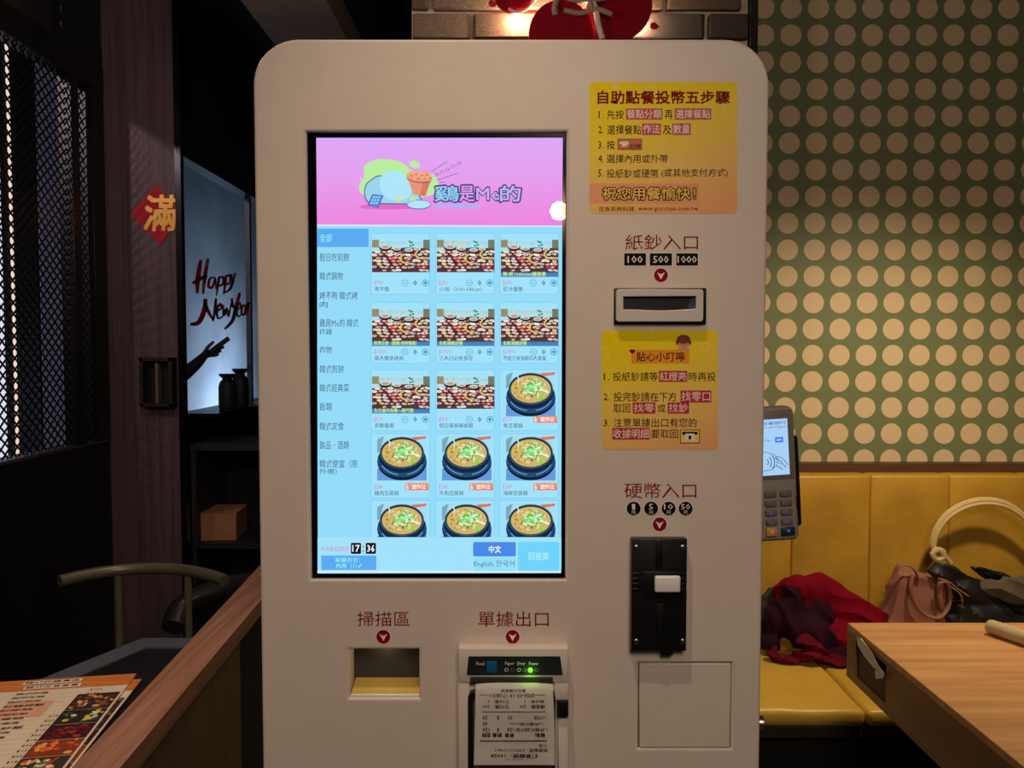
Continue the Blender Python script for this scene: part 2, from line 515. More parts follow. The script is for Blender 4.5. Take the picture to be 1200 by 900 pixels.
# red diamond with the gold character
dm = thing('red_paper_diamond', 'red paper diamond with a gold character stuck on the wooden pillar', 'decoration', at(182, 252, 3.148))
P_ = [at(153, 251, 3.146), at(183, 216, 3.146), at(212, 249, 3.146), at(188, 287, 3.146)]
bm = bmesh.new(); prism(bm, P_, (0, 0.002, 0)); from_bm(bm, 'paper', mat('red_velvet_paper', (190, 14, 38), 0.7, bump=0.3), dm)
s = Sheet(plane_y(3.1455, 0.0008))
s.text('滿', 170, 229, 207, 270, mat('gold_foil', (255, 196, 80), 0.35, 0.25), 1, bold=0.028, shear=0.10)
s.build('gold_character', dm)

# ---- post and glazed wall behind
XG = -1.45
struct('trim_3', (-1.312, 3.12, 0.0), (-1.289, 3.149, 3.0), mat('black_post_lacquer', (10, 10, 13), 0.25))
sidew = struct('wall_glazed', (XG - 0.05, 3.205, 0.0), (XG, 8.5, 1.095), BLACKM)
struct('wall_glazed_upper', (XG - 0.05, 3.205, 2.30), (XG, 8.5, 3.0), BLACKM)
wn = thing('window_1', None, None, (XG, 4.4, 1.095)); wn['kind'] = 'structure'
GF = mat('window_frame_black', (18, 20, 28), 0.3)
bm = bmesh.new()
bx(bm, (XG - 0.045, 3.35, 2.235), (XG + 0.03, 5.9, 2.30), 0.004)
bx(bm, (XG - 0.045, 3.35, 1.095), (XG + 0.03, 5.9, 1.115), 0.003)
bx(bm, (XG - 0.045, 3.35, 1.115), (XG + 0.02, 3.40, 2.235), 0.003)
from_bm(bm, 'window_frame', GF, wn)
d0, d1 = 1.45 * F / (600 - 293.5), 1.45 * F / (600 - 295.5)
box('mullion', (XG - 0.02, d0, 1.115), (XG + 0.006, d1, 2.235), mat('mullion_grey', (70, 78, 92), 0.4), wn)
box('window_frame', (XG - 0.045, 5.85, 1.115), (XG + 0.02, 5.9, 2.235), GF, wn)
gm = bpy.data.materials.new('thin_glass'); MAT['thin_glass'] = gm
nt, N, K, b_ = nodes_of(gm)
N.remove(b_)
tr = N.new('ShaderNodeBsdfTransparent'); tr.inputs[0].default_value = (0.86, 0.93, 0.97, 1)
gl = N.new('ShaderNodeBsdfGlossy'); gl.inputs['Roughness'].default_value = 0.08
lwt = N.new('ShaderNodeLayerWeight'); lwt.inputs[0].default_value = 0.5
pw = N.new('ShaderNodeMath'); pw.operation = 'POWER'; pw.inputs[1].default_value = 4.0; K.new(lwt.outputs['Facing'], pw.inputs[0])
fr = N.new('ShaderNodeMath'); fr.operation = 'MULTIPLY_ADD'; fr.inputs[1].default_value = 0.35; fr.inputs[2].default_value = 0.04; K.new(pw.outputs[0], fr.inputs[0])
mx = N.new('ShaderNodeMixShader')
K.new(fr.outputs[0], mx.inputs[0]); K.new(tr.outputs[0], mx.inputs[1]); K.new(gl.outputs[0], mx.inputs[2])
K.new(mx.outputs[0], N['Material Output'].inputs[0])
box('pane', (XG - 0.012, 3.40, 1.115), (XG - 0.008, 5.85, 2.235), gm, wn)
# wall beyond the glazing, closes the glazed wall further on
struct('wall_partition_end', (XG - 0.05, 5.9, 1.095), (XG, 8.5, 2.30), BLACKM)
# lettering on the pane
inkm = bpy.data.materials.new('brush_ink_rainbow'); MAT['x'] = inkm
nt, N, K, b_ = nodes_of(inkm)
tc = N.new('ShaderNodeTexCoord'); mp = N.new('ShaderNodeMapping'); mp.inputs['Scale'].default_value = (1, 5, 6)
ns = N.new('ShaderNodeTexNoise'); ns.inputs['Scale'].default_value = 1.6; ns.inputs['Detail'].default_value = 1
rp = N.new('ShaderNodeValToRGB'); rp.color_ramp.elements.remove(rp.color_ramp.elements[1])
rp.color_ramp.elements[0].position = 0.30; rp.color_ramp.elements[0].color = (*L((30, 90, 110)), 1)
for p_, c_ in ((0.42, (30, 110, 130)), (0.47, (200, 24, 44)), (0.55, (220, 24, 44)), (0.60, (220, 150, 40)), (0.66, (40, 80, 140))):
    e = rp.color_ramp.elements.new(p_); e.color = (*L(c_), 1)
K.new(tc.outputs['Object'], mp.inputs[0]); K.new(mp.outputs[0], ns.inputs['Vector']); K.new(ns.outputs['Fac'], rp.inputs[0]); K.new(rp.outputs[0], b_.inputs['Base Color'])
K.new(rp.outputs[0], b_.inputs['Emission Color']); b_.inputs['Emission Strength'].default_value = 0.0
def glassfn(px, py, layer): return atx(px, py, XG + 0.008 + 0.001 * (layer + 1))
s = Sheet(glassfn)
redink = mat('brush_ink_red', (226, 20, 44), 0.5)
def brush(pts, wd, m=inkm):
    q = [(150 + x / 2.81, 180 + y / 2.81) for x, y in pts]
    q3 = smooth_path([Vector((x, y, 0)) for x, y in q], 5)
    n = len(q3)
    ws = [wd * 1.35 * (0.55 + 0.45 * math.sin(PI * min(1, (i + 1) / n * 1.05))) for i in range(n)]
    s.line([(v.x, v.y) for v in q3], ws, m, 0)
brush([(240, 350), (230, 410), (228, 460)], 4.2, redink); brush([(264, 345), (254, 400), (247, 462)], 3.4)
brush([(213, 428), (238, 412), (262, 402)], 3.6, redink)
brush([(288, 408), (270, 412), (265, 436), (278, 440), (288, 412), (289, 446)], 2.4)
brush([(300, 404), (297, 430), (291, 468)], 2.5); brush([(298, 408), (314, 408), (312, 430), (296, 436)], 2.4)
brush([(323, 400), (320, 430), (315, 464)], 2.5); brush([(321, 404), (337, 402), (335, 426), (319, 431)], 2.4)
brush([(342, 396), (340, 420), (350, 416)], 2.4); brush([(354, 392), (344, 425), (336, 446), (318, 458)], 2.6)
brush([(256, 478), (250, 520), (232, 556), (205, 562)], 4.6, redink)
brush([(250, 480), (262, 515), (282, 550)], 3.2); brush([(290, 476), (286, 515), (280, 552)], 2.8)
brush([(294, 518), (308, 508), (304, 496), (293, 512), (296, 542), (312, 536)], 2.4)
brush([(314, 498), (315, 534), (325, 510), (331, 536), (340, 492)], 2.5)
brush([(342, 476), (346, 504), (360, 500)], 2.7); brush([(368, 458), (356, 505), (344, 550), (318, 578)], 3.6)
brush([(358, 516), (372, 504), (366, 492), (358, 512), (362, 536), (374, 530)], 2.2)
brush([(388, 498), (377, 503), (374, 527), (384, 528), (388, 500), (390, 532)], 2.2)
brush([(395, 488), (394, 522)], 2.2); brush([(394, 502), (401, 490)], 2.4)
s.build('painted_lettering', wn)

# ---- person on the far side of the pane, arm raised with a phone
def person():
    root = thing('person', 'person beyond the lettered window, dark sleeve raised and hand holding a phone', 'person', (-1.93, 3.95, 0))
    dark = mat('dark_clothing', (22, 24, 34), 0.8); skin = mat('shaded_skin', (70, 56, 52), 0.6)
    bx0, by0 = -1.93, 3.95
    sh = Vector((bx0 + 0.10, by0 + 0.12, 1.36))
    J = [((bx0, by0, 0.95), 0.13, 0.10, -1), ((bx0, by0, 1.15), 0.12, 0.10, 0), ((bx0, by0, 1.36), 0.13, 0.10, 1), ((bx0, by0, 1.48), 0.05, 0.05, 2),
         ((bx0, by0, 1.56), 0.075, 0.085, 3), ((bx0, by0, 1.66), 0.08, 0.09, 4), ((bx0, by0, 1.73), 0.05, 0.055, 5),
         (sh, 0.055, 0.055, 2), (at(205, 448, 3.98), 0.042, 0.042, 7), (at(232, 425, 4.08), 0.032, 0.030, 8), (at(241, 415, 4.12), 0.022, 0.020, 9), (at(247, 411, 4.14), 0.028, 0.018, 10),
         ((bx0 - 0.10, by0 - 0.12, 1.36), 0.055, 0.055, 2), ((bx0 - 0.12, by0 - 0.16, 1.10), 0.042, 0.042, 12), ((bx0 - 0.08, by0 - 0.15, 0.88), 0.03, 0.03, 13),
         ((bx0 + 0.05, by0 + 0.06, 0.88), 0.085, 0.085, 0), ((bx0 + 0.05, by0 + 0.06, 0.48), 0.06, 0.06, 15), ((bx0 + 0.05, by0 + 0.06, 0.08), 0.042, 0.042, 16), ((bx0 + 0.14, by0 + 0.1, 0.035), 0.035, 0.03, 17),
         ((bx0 - 0.05, by0 - 0.06, 0.88), 0.085, 0.085, 0), ((bx0 - 0.05, by0 - 0.06, 0.48), 0.06, 0.06, 19), ((bx0 - 0.05, by0 - 0.06, 0.08), 0.042, 0.042, 20), ((bx0 + 0.04, by0 - 0.02, 0.035), 0.035, 0.03, 21)]
    def skin_mesh(J, name, m, par, lvl=2):
        me = bpy.data.meshes.new('t')
        me.from_pydata([Vector(j[0]) for j in J], [(j[3], i) for i, j in enumerate(J) if j[3] >= 0], [])
        o = bpy.data.objects.new('t', me); COL.objects.link(o)
        o.modifiers.new('s', 'SKIN')
        for i, j in enumerate(J): me.skin_vertices[0].data[i].radius = (j[1], j[2])
        me.skin_vertices[0].data[0].use_root = True
        sd = o.modifiers.new('d', 'SUBSURF'); sd.levels = lvl
        return finish(eval_mesh(o), name, m, par, smooth=True)
    skin_mesh(J, 'body', dark, root)
    Jh = [(at(236, 421, 4.11), .019, .016, -1), (at(246, 412, 4.14), .027, .014, 0)]
    base = 1
    tips = [((252, 408), (258, 405), (262, 402)), ((252, 411), (259, 408), (263, 406)), ((251, 414), (257, 412), (260, 411)), ((249, 417), (254, 416), (257, 415))]
    for k, ch_ in enumerate(tips):
        prev = 1
        for i, (px, py) in enumerate(ch_):
            Jh.append((at(px, py, 4.15 + 0.004 * i), .0095 - .0012 * i, .0095 - .0012 * i, prev)); prev = len(Jh) - 1
    Jh.append((at(244, 406, 4.13), .010, .010, 0)); Jh.append((at(251, 400, 4.14), .008, .008, len(Jh) - 1)); 
    skin_mesh(Jh, 'hand', skin, root)
    ph = thing('phone', 'dark phone held up in the hand beyond the window', 'phone', at(259, 404, 4.15))
    bm = bmesh.new()
    c = at(258.5, 403.5, 4.128); d = (at(268, 397, 4.128) - at(250, 410, 4.128)).normalized()
    M = Matrix.Translation(c) @ d.to_track_quat('X', 'Z').to_matrix().to_4x4()
    bx(bm, (-0.055, -0.004, -0.013), (0.055, 0.004, 0.013), 0.003, mat=M)
    from_bm(bm, 'case', BLACK, ph)
person()

# ---- jars on the window sill
def jar(px, py_base, py_top, y, wpx, label):
    b0 = at(px, py_base, y); h = at(px, py_top, y).z - b0.z; r = wpx * y / F / 2
    b0.z = 1.1155; h = at(px, py_top, y).z - b0.z
    t = thing('sauce_jar', label, 'jar', b0, 'jars on the window sill')
    bm = bmesh.new(); lathe(bm, [(r * 0.92, 0), (r, h * .06), (r, h * .62), (r * .85, h * .76), (r * .55, h * .83), (r * .55, h * .86)], b0, 20); from_bm(bm, 'jar_body', mat('dark_jar', (20, 20, 26), 0.6), t, True)
    bm = bmesh.new(); lathe(bm, [(r * .5, h * .86), (r * .9, h * .94), (r * .95, h), (r * .5, h)], b0, 20); from_bm(bm, 'lid', BLACK, t, True)
    return t
ys = 3.96
box('window_ledge', (XG + 0.03, 3.5, 1.095), (XG + 0.16, 4.6, 1.115), GF, wn)
jar(267, 487, 438, 3.80, 20, 'dark jar on the window sill, left of the two in front of the lettered pane')
jar(282, 487, 432, 3.98, 19, 'dark jar on the window sill, right of the two in front of the lettered pane')

# ---- shelf unit with cardboard box
SHM = wood('dark_shelf_wood', (30, 26, 34), (46, 40, 48), 'X', 0.5)
sh = thing('shelf_unit', 'dark wooden open shelf unit below the window behind the partition', 'shelf', (-1.07, 3.3, 0))
zt, zs = at(260, 528, 3.2).z, at(260, 637, 3.2).z
xl = at(224, 560, 3.2).x
box('side_panel', (xl, 3.2, 0), (xl + 0.02, 3.55, zt), SHM, sh, 0.001)
box('side_panel', (-0.72, 3.2, 0), (-0.70, 3.55, zt), SHM, sh, 0.001)
box('top_panel', (xl, 3.19, zt), (-0.70, 3.55, zt + 0.025), SHM, sh, 0.001)
box('shelf', (xl + .02, 3.2, zs - 0.022), (-0.72, 3.54, zs), SHM, sh, 0.001)
box('shelf', (xl + .02, 3.2, 0.10), (-0.72, 3.54, 0.12), SHM, sh, 0.001)
box('back_panel', (xl + .02, 3.54, 0.0), (-0.72, 3.55, zt), mat('shelf_back', (14, 13, 18), 0.6), sh)
ca, cb = at(230, 602, 3.24), at(276, 634, 3.24)
cbx = thing('cardboard_box', 'small brown cardboard box on the dark shelf', 'box', ((ca.x + cb.x) / 2, 3.3, zs))
CARD = mat('cardboard', (176, 120, 84), 0.8, vary=0.1)
rotm = Matrix.Translation((ca.x, 3.24, 0)) @ Matrix.Rotation(R(5), 4, 'Z') @ Matrix.Translation((-ca.x, -3.24, 0))
hh = ca.z - cb.z
bm = bmesh.new(); bx(bm, (ca.x, 3.24, zs), (cb.x, 3.42, zs + hh), 0.002, mat=rotm); from_bm(bm, 'carton', CARD, cbx, True)
bm = bmesh.new(); bx(bm, (ca.x - .004, 3.238, zs + hh), (cb.x + .004, 3.33, zs + hh + .003), 0, mat=rotm); from_bm(bm, 'flap', CARD, cbx)
bm = bmesh.new(); bx(bm, (ca.x - .004, 3.332, zs + hh), (cb.x + .004, 3.42, zs + hh + .003), 0, mat=rotm); from_bm(bm, 'flap', CARD, cbx)

# ---- brick wall piece
YW = 2.60; kw = YW / 2.45
bl, br = at(482, 20, YW).x, at(880, 20, YW).x
MORT = mat('pale_mortar', (212, 194, 170), 0.9, vary=0.15, scale=40, bump=0.8, bscale=120)
bw = struct('wall_brick', (bl, YW + 0.016, 0), (br - 0.006, YW + 0.15, 3.0), MORT)
bmats = [mat('brick_%s' % n_, c_, 0.85, vary=0.45, scale=26, bump=0.9, bscale=90) for n_, c_ in (('umber', (86, 66, 54)), ('brown', (100, 78, 62)), ('charcoal', (58, 48, 44)), ('taupe', (124, 104, 86)))]
bmeshes = []
for i in range(8):
    bm = bmesh.new()
    bmesh.ops.create_cube(bm, size=1)
    bmesh.ops.bevel(bm, geom=bm.edges[:], offset=0.035, segments=1, affect='EDGES')
    for v in bm.verts:
        v.co += Vector((random.uniform(-.012, .012), random.uniform(-.05, .05), random.uniform(-.03, .03)))
    me = bpy.data.meshes.new('brick'); bm.to_mesh(me); bm.free(); me.materials.append(bmats[i % 4]); bmeshes.append(me)
pitch_z, bh, bl_ = 0.0860 * kw, 0.0715 * kw, 0.222 * kw
ph0 = at(600, 31, YW).z           # centre height of the visible full course
row0 = ph0 - int(ph0 / pitch_z) * pitch_z
rowi = 0; z = row0
kref = round((ph0 - row0) / pitch_z)
while z < 2.97:
    jx = at(552.5 if (rowi - kref) % 2 == 0 else 504, 20, YW).x
    x = jx - 0.237 * kw + 0.0075
    while x < br - 0.012:
        x0, x1 = max(x, bl + 0.003), min(x + bl_, br - 0.010)
        if x1 - x0 > 0.03 and z > 0.9:
            o = bpy.data.objects.new('brick', bmeshes[random.randrange(8)])
            o.scale = (x1 - x0, 0.03, bh)
            link(o, bw, ((x0 + x1) / 2, YW + 0.007, z))
        x += 0.237 * kw
    z += pitch_z; rowi += 1
struct('trim_4', (br - 0.004, YW - 0.01, 0), (br + 0.02, YW + 0.12, 3.0), BLACKM)

# ---- dotted wallpaper wall
dw = bpy.data.materials.new('dotted_wallpaper')
nt, N, K, b_ = nodes_of(dw)
b_.inputs['Roughness'].default_value = 0.55
geo = N.new('ShaderNodeTexCoord'); sp = N.new('ShaderNodeSeparateXYZ'); K.new(geo.outputs['Object'], sp.inputs[0])
YD = 2.72
DX = 31.25 * YD / F; DZ = DX * 0.982
c0 = at(1016.7, 323.8, YD); RD = 12.15 * YD / F
def mth(op, a, b=None, c=None):
    n = N.new('ShaderNodeMath'); n.operation = op
    for i, v in enumerate((a, b, c)):
        if v is None: continue
        if isinstance(v, (int, float)): n.inputs[i].default_value = v
        else: K.new(v, n.inputs[i])
    return n.outputs[0]
fx = mth('MULTIPLY', mth('SUBTRACT', mth('FRACT', mth('ADD', mth('DIVIDE', mth('SUBTRACT', sp.outputs[0], c0.x), DX), 100.5)), 0.5), DX)
fz = mth('MULTIPLY', mth('SUBTRACT', mth('FRACT', mth('ADD', mth('DIVIDE', mth('SUBTRACT', sp.outputs[2], c0.z), DZ), 100.5)), 0.5), DZ)
dist = mth('SQRT', mth('ADD', mth('MULTIPLY', fx, fx), mth('MULTIPLY', fz, fz)))
ins = mth('LESS_THAN', dist, RD)
mixc = N.new('ShaderNodeMix'); mixc.data_type = 'RGBA'
ng = N.new('ShaderNodeTexNoise'); ng.inputs['Scale'].default_value = 260; K.new(geo.outputs['Object'], ng.inputs['Vector'])
glit = mth('GREATER_THAN', ng.outputs['Fac'], 0.775)
K.new(ins, mixc.inputs['Factor'])
mixc.inputs['A'].default_value = (*L((112, 124, 88)), 1)
mixc.inputs['B'].default_value = (*L((216, 192, 156)), 1)
mix2 = N.new('ShaderNodeMix'); mix2.data_type = 'RGBA'
K.new(mth('MULTIPLY', glit, 0.7), mix2.inputs['Factor']); K.new(mixc.outputs['Result'], mix2.inputs['A']); mix2.inputs['B'].default_value = (1, 0.95, 0.85, 1)
K.new(mix2.outputs['Result'], b_.inputs['Base Color'])
bm = bmesh.new(); bx(bm, (br + 0.02, YD, 0), (2.5, YD + 0.08, 3.0))
tag(from_bm(bm, 'wall_back', dw, recenter=False), kind='structure')
# ================================================================== KIOSK
YK = 0.93
def K2(px, py):
    p = at(px, py, YK); return (p.x, p.z)
kx0, kx1 = K2(301.5, 450)[0], K2(896.5, 450)[0]
kz1 = K2(600, 45.5)[1]
kiosk = thing('ordering_kiosk', 'large beige self-service ordering kiosk with a tall lit touchscreen', 'kiosk', (0, 1.05, 0))
def hole(px0, py0, px1, py1, r=0):
    x0, z0 = K2(px0, py1); x1, z1 = K2(px1, py0)
    if r: return rrect(x0, z0, x1, z1, r, 5)[::-1]
    return [(x0, z0), (x0, z1), (x1, z1), (x1, z0)]
SCR = (364.5, 154, 664, 679)
SCN = (409, 761, 491, 818.5)
DOOR = (748, 777, 857.5, 877)
outer = rrect(kx0, 0.22, kx1, kz1, 0.052, 10, (1, 1, 1, 1))
PB, PN = YK, YK + 0.035
plate('front_panel', outer, [hole(*SCR), hole(*SCN), hole(*DOOR)], PB, PN, BEIGE, kiosk, 0.0035, 3)
tag(box('cabinet_body', (-0.235, PN + 0.075, 0.05), (0.235, 1.20, 1.66), BEIGE, kiosk, 0.01, 2), None)
box('mounting_frame', (-0.262, PN, 0.28), (0.262, PN + 0.075, 1.70), mat('dark_kiosk_frame', (60, 56, 54), 0.5), kiosk, 0.004)
box('base_plate', (-0.27, 0.90, 0), (0.27, 1.30, 0.05), BEIGE, kiosk, 0.006, 2)
box('pedestal', (-0.20, 0.967, 0.05), (0.20, 1.004, 0.28), BEIGE, kiosk, 0.004, 2)
# side lock barrel on the right edge of the panel
bm = bmesh.new()
lk = at(899, 846, 0.95)
lathe(bm, [(0.0075, 0), (0.0085, 0.002), (0.0085, 0.009), (0.006, 0.011)], (kx1 - 0.0005, 0.948, lk.z), 20, rot=Matrix.Rotation(PI / 2, 4, 'Y'))
from_bm(bm, 'side_lock', STEEL, kiosk, True)

# ---- access door
x0, z0 = K2(DOOR[0] + .9, DOOR[3] - .9); x1, z1 = K2(DOOR[2] - .9, DOOR[1] + .9)
box('access_door', (x0, YK + 0.0002, z0), (x1, YK + 0.012, z1), BEIGE, kiosk, 0.0008)
x0, z0 = K2(DOOR[0] - 4, DOOR[3] + 4); x1, z1 = K2(DOOR[2] + 4, DOOR[1] - 4)
box('door_backing', (x0, YK + 0.016, z0), (x1, YK + 0.034, z1), BLACKM, kiosk)

# ---- touchscreen
YS = YK + 0.0045
sx0, sz0 = K2(SCR[0] + .3, SCR[3] - .3); sx1, sz1 = K2(SCR[2] - .3, SCR[1] + .3)
disp = box('touchscreen', (sx0, YS, sz0), (sx1, YK + 0.033, sz1), mat('screen_bezel_black', (8, 9, 14), 0.12, vary=0.01), kiosk, 0.0006)
fnS = plane_y(YS - 0.0001, 0.00012)
BG = emat((150, 222, 252)); BG2 = emat((163, 228, 254)); LINE = emat((118, 204, 240)); BLUE = emat((92, 172, 244)); BLUE2 = emat((72, 138, 236)); CY = emat((112, 214, 252))
PKM = bpy.data.materials.new('screen_header_pink')
nt, N, K, b_ = nodes_of(PKM)
b_.inputs['Base Color'].default_value = (.01, .01, .01, 1); b_.inputs['Specular IOR Level'].default_value = 0
tc = N.new('ShaderNodeTexCoord'); sp_ = N.new('ShaderNodeSeparateXYZ'); rp = N.new('ShaderNodeValToRGB'); mm = N.new('ShaderNodeMapRange')
mm.inputs['From Min'].default_value = -0.05; mm.inputs['From Max'].default_value = 0.05
rp.color_ramp.elements[0].color = (*L((240, 134, 226)), 1); rp.color_ramp.elements[1].color = (*L((222, 170, 250)), 1)
e = rp.color_ramp.elements.new(0.5); e.color = (*L((232, 158, 240)), 1)
K.new(tc.outputs['Object'], sp_.inputs[0]); K.new(sp_.outputs[2], mm.inputs[0]); K.new(mm.outputs[0], rp.inputs[0]); K.new(rp.outputs[0], b_.inputs['Emission Color']); b_.inputs['Emission Strength'].default_value = 1
s = Sheet(fnS); s.poly([(370.5, 161.5), (371.5, 263), (658.8, 264.5), (659.5, 161.5)], PKM, 0); s.build('screen_header', disp)
s = Sheet(fnS)
s.poly([(371.5, 263), (372.5, 672), (657.5, 671.5), (658.8, 264.5)], BG, 0)
s.poly([(371.5, 263), (371.6, 265), (658.8, 266), (658.8, 264.5)], emat((215, 240, 255)), 1)
s.rect(372, 668.5, 657.5, 671.5, emat((205, 238, 255)), 1)
s.rect(371.8, 268, 432, 289.5, BLUE, 1)
s.rect(432.5, 633, 657.5, 634, emat((165, 230, 255)), 1)
s.build('screen_page', disp)
# header artwork: green splash, bucket of fried chicken, sound lines and the shop lettering
s = Sheet(fnS)
GRN = emat((186, 240, 160)); OUT = emat((62, 70, 130)); BUB = emat((158, 214, 240)); BUB2 = emat((150, 200, 214)); WB = emat((176, 232, 254))
def C(x, y): return (400 + x / 5.217, 170 + y / 5.217)
def sp(pts, mt, layer, sub=5):
    q = smooth_path([Vector((*C(x, y), 0)) for x, y in pts], sub, True)
    s.poly([(v.x, v.y) for v in q], mt, layer)
def ln(pts, wd, mt, layer, sub=1):
    q = smooth_path([Vector((*C(x, y), 0)) for x, y in pts], sub) if sub > 1 else [Vector((*C(x, y), 0)) for x, y in pts]
    s.line([(v.x, v.y) for v in q], wd, mt, layer)
sp([(112, 380), (180, 362), (400, 360), (500, 378), (420, 390), (200, 392)], emat((224, 110, 200)), 1)
sp([(140, 130), (200, 92), (280, 86), (370, 106), (440, 160), (520, 165), (580, 195), (590, 250), (560, 300), (420, 330), (250, 345), (130, 300), (108, 250), (140, 190)], GRN, 2)
s.ell(*C(448, 118), 7, 4.2, GRN, 2, rot=18); s.ell(*C(120, 207), 1.6, 2.6, emat((225, 190, 245)), 2)
sp([(140, 290), (150, 240), (190, 205), (235, 185), (330, 200), (430, 250), (490, 330), (470, 360), (200, 358), (150, 335)], OUT, 3)
sp([(145, 290), (155, 243), (193, 209), (238, 190), (328, 205), (425, 252), (484, 330), (466, 355), (204, 353), (155, 332)], BUB, 4)
sp([(235, 240), (250, 185), (300, 160), (360, 165), (400, 200), (430, 260), (410, 320), (330, 340), (260, 310)], WB, 5)
# bucket
sp([(398, 190), (420, 165), (450, 158), (480, 165), (520, 160), (555, 190), (540, 222), (480, 222), (420, 212)], emat((236, 150, 118)), 7)
for x, y in ((420, 182), (450, 172), (485, 180), (515, 176), (535, 196), (460, 196), (500, 200)): s.ell(*C(x, y), 4.2, 2.6, emat((248, 172, 134)), 8, rot=random.uniform(-50, 50), n=10); s.ell(*C(x + 8, y + 6), 1.6, .9, emat((206, 104, 84)), 9, n=8)
s.poly([C(405, 208), C(440, 300), C(510, 312), C(545, 222)], emat((232, 152, 120)), 7); s.poly([C(500, 222), C(480, 310), C(515, 312), C(545, 222)], emat((214, 126, 100)), 8)
ln([(398, 204), (440, 222), (500, 230), (550, 222)], 0.9, OUT, 9, 4)
# paper with squares and round cushion
s.poly([C(190, 300), C(160, 368), C(225, 382), C(258, 308)], OUT, 7); s.poly([C(194, 304), C(166, 365), C(222, 377), C(253, 310)], emat((84, 156, 226)), 8)
for i in range(3):
    for j in range(3): s.rect(*C(192 + i * 17 - j * 7, 314 + j * 18), *C(202 + i * 17 - j * 7, 322 + j * 18), WB, 9)
s.ell(*C(474, 364), 14.4, 5.6, OUT, 7, n=20); s.ell(*C(474, 363), 13.7, 4.9, WB, 8, n=20)
for x in (350, 436): s.poly([C(x - 22, 310), C(x - 4, 322), C(x + 4, 308), C(x + 12, 322), C(x + 26, 312), C(x + 16, 345), C(x - 10, 346)], emat((206, 232, 140)), 7)
ln([(552, 164), (648, 98)], 0.55, OUT, 6); ln([(585, 214), (712, 172)], 0.55, OUT, 6); ln([(600, 228), (632, 226)], 0.5, OUT, 6)
for i, (x, y) in enumerate(((584, 182), (616, 168), (650, 152), (684, 132), (720, 114))):
    px, py = C(x, y); s.line([(px - 2, py + 2.2), (px - 1.6, py - 1.6), (px + 1.8, py - 2.2), (px + 1.6, py + 1)], 0.5, OUT, 6)
    if i % 2 == 0: s.line([(px - 1, py + .6), (px + 2.2, py - .6)], 0.5, OUT, 6)
for t, a, b, mt in (('鷄', 572, 718, emat((150, 210, 244))), ('是', 724, 812, emat((224, 158, 240))), ('Me', 826, 966, emat((214, 170, 244))), ('的', 972, 1096, emat((196, 180, 246)))):
    p, q = C(a, 250 if t != 'Me' else 262), C(b, 344 if t != 'Me' else 336)
    s.text(t, p[0] - .6, p[1] - .6, q[0] + .6, q[1] + .6, OUT, 8, bold=0.085, res=1)
    s.text(t, p[0], p[1], q[0], q[1], mt, 10, bold=0.022, res=1)
p, q = C(578, 362), C(850, 388)
s.text('韓式炸雞專賣店', *p, *q, emat((130, 196, 250)), 9, bold=0.03, res=1)
s.build('header_artwork', disp)
# category list
s = Sheet(fnS)
INK = emat((66, 92, 120)); cats = [('全部', 273.5, 284, 389), ('假日吃到飽', 296, 307, 409), ('韓式鍋物', 318, 329, 402), ('烤不夠·韓式烤', 341, 352, 419), ('肉', 352.5, 361.5, 384),
 ('雞是Me的·韓式', 373, 384, 420), ('炸雞', 384.5, 393, 389), ('炸物', 405, 415, 389), ('韓式煎餅', 427, 438, 403), ('韓式經典菜', 449, 460, 409), ('飯類', 471, 482, 389),
 ('韓式定食', 494, 505, 403), ('飲品・酒類', 516, 527, 409), ('韓式便當（限', 538, 549, 419), ('外帶）', 548.5, 557, 395)]
for i, (t, y0, y1, x1) in enumerate(cats):
    s.text(t, 374.5, y0 + .7, x1, y1 - .7, INK if i else emat((168, 250, 252)), 2, res=1)
s.build('category_list', disp)
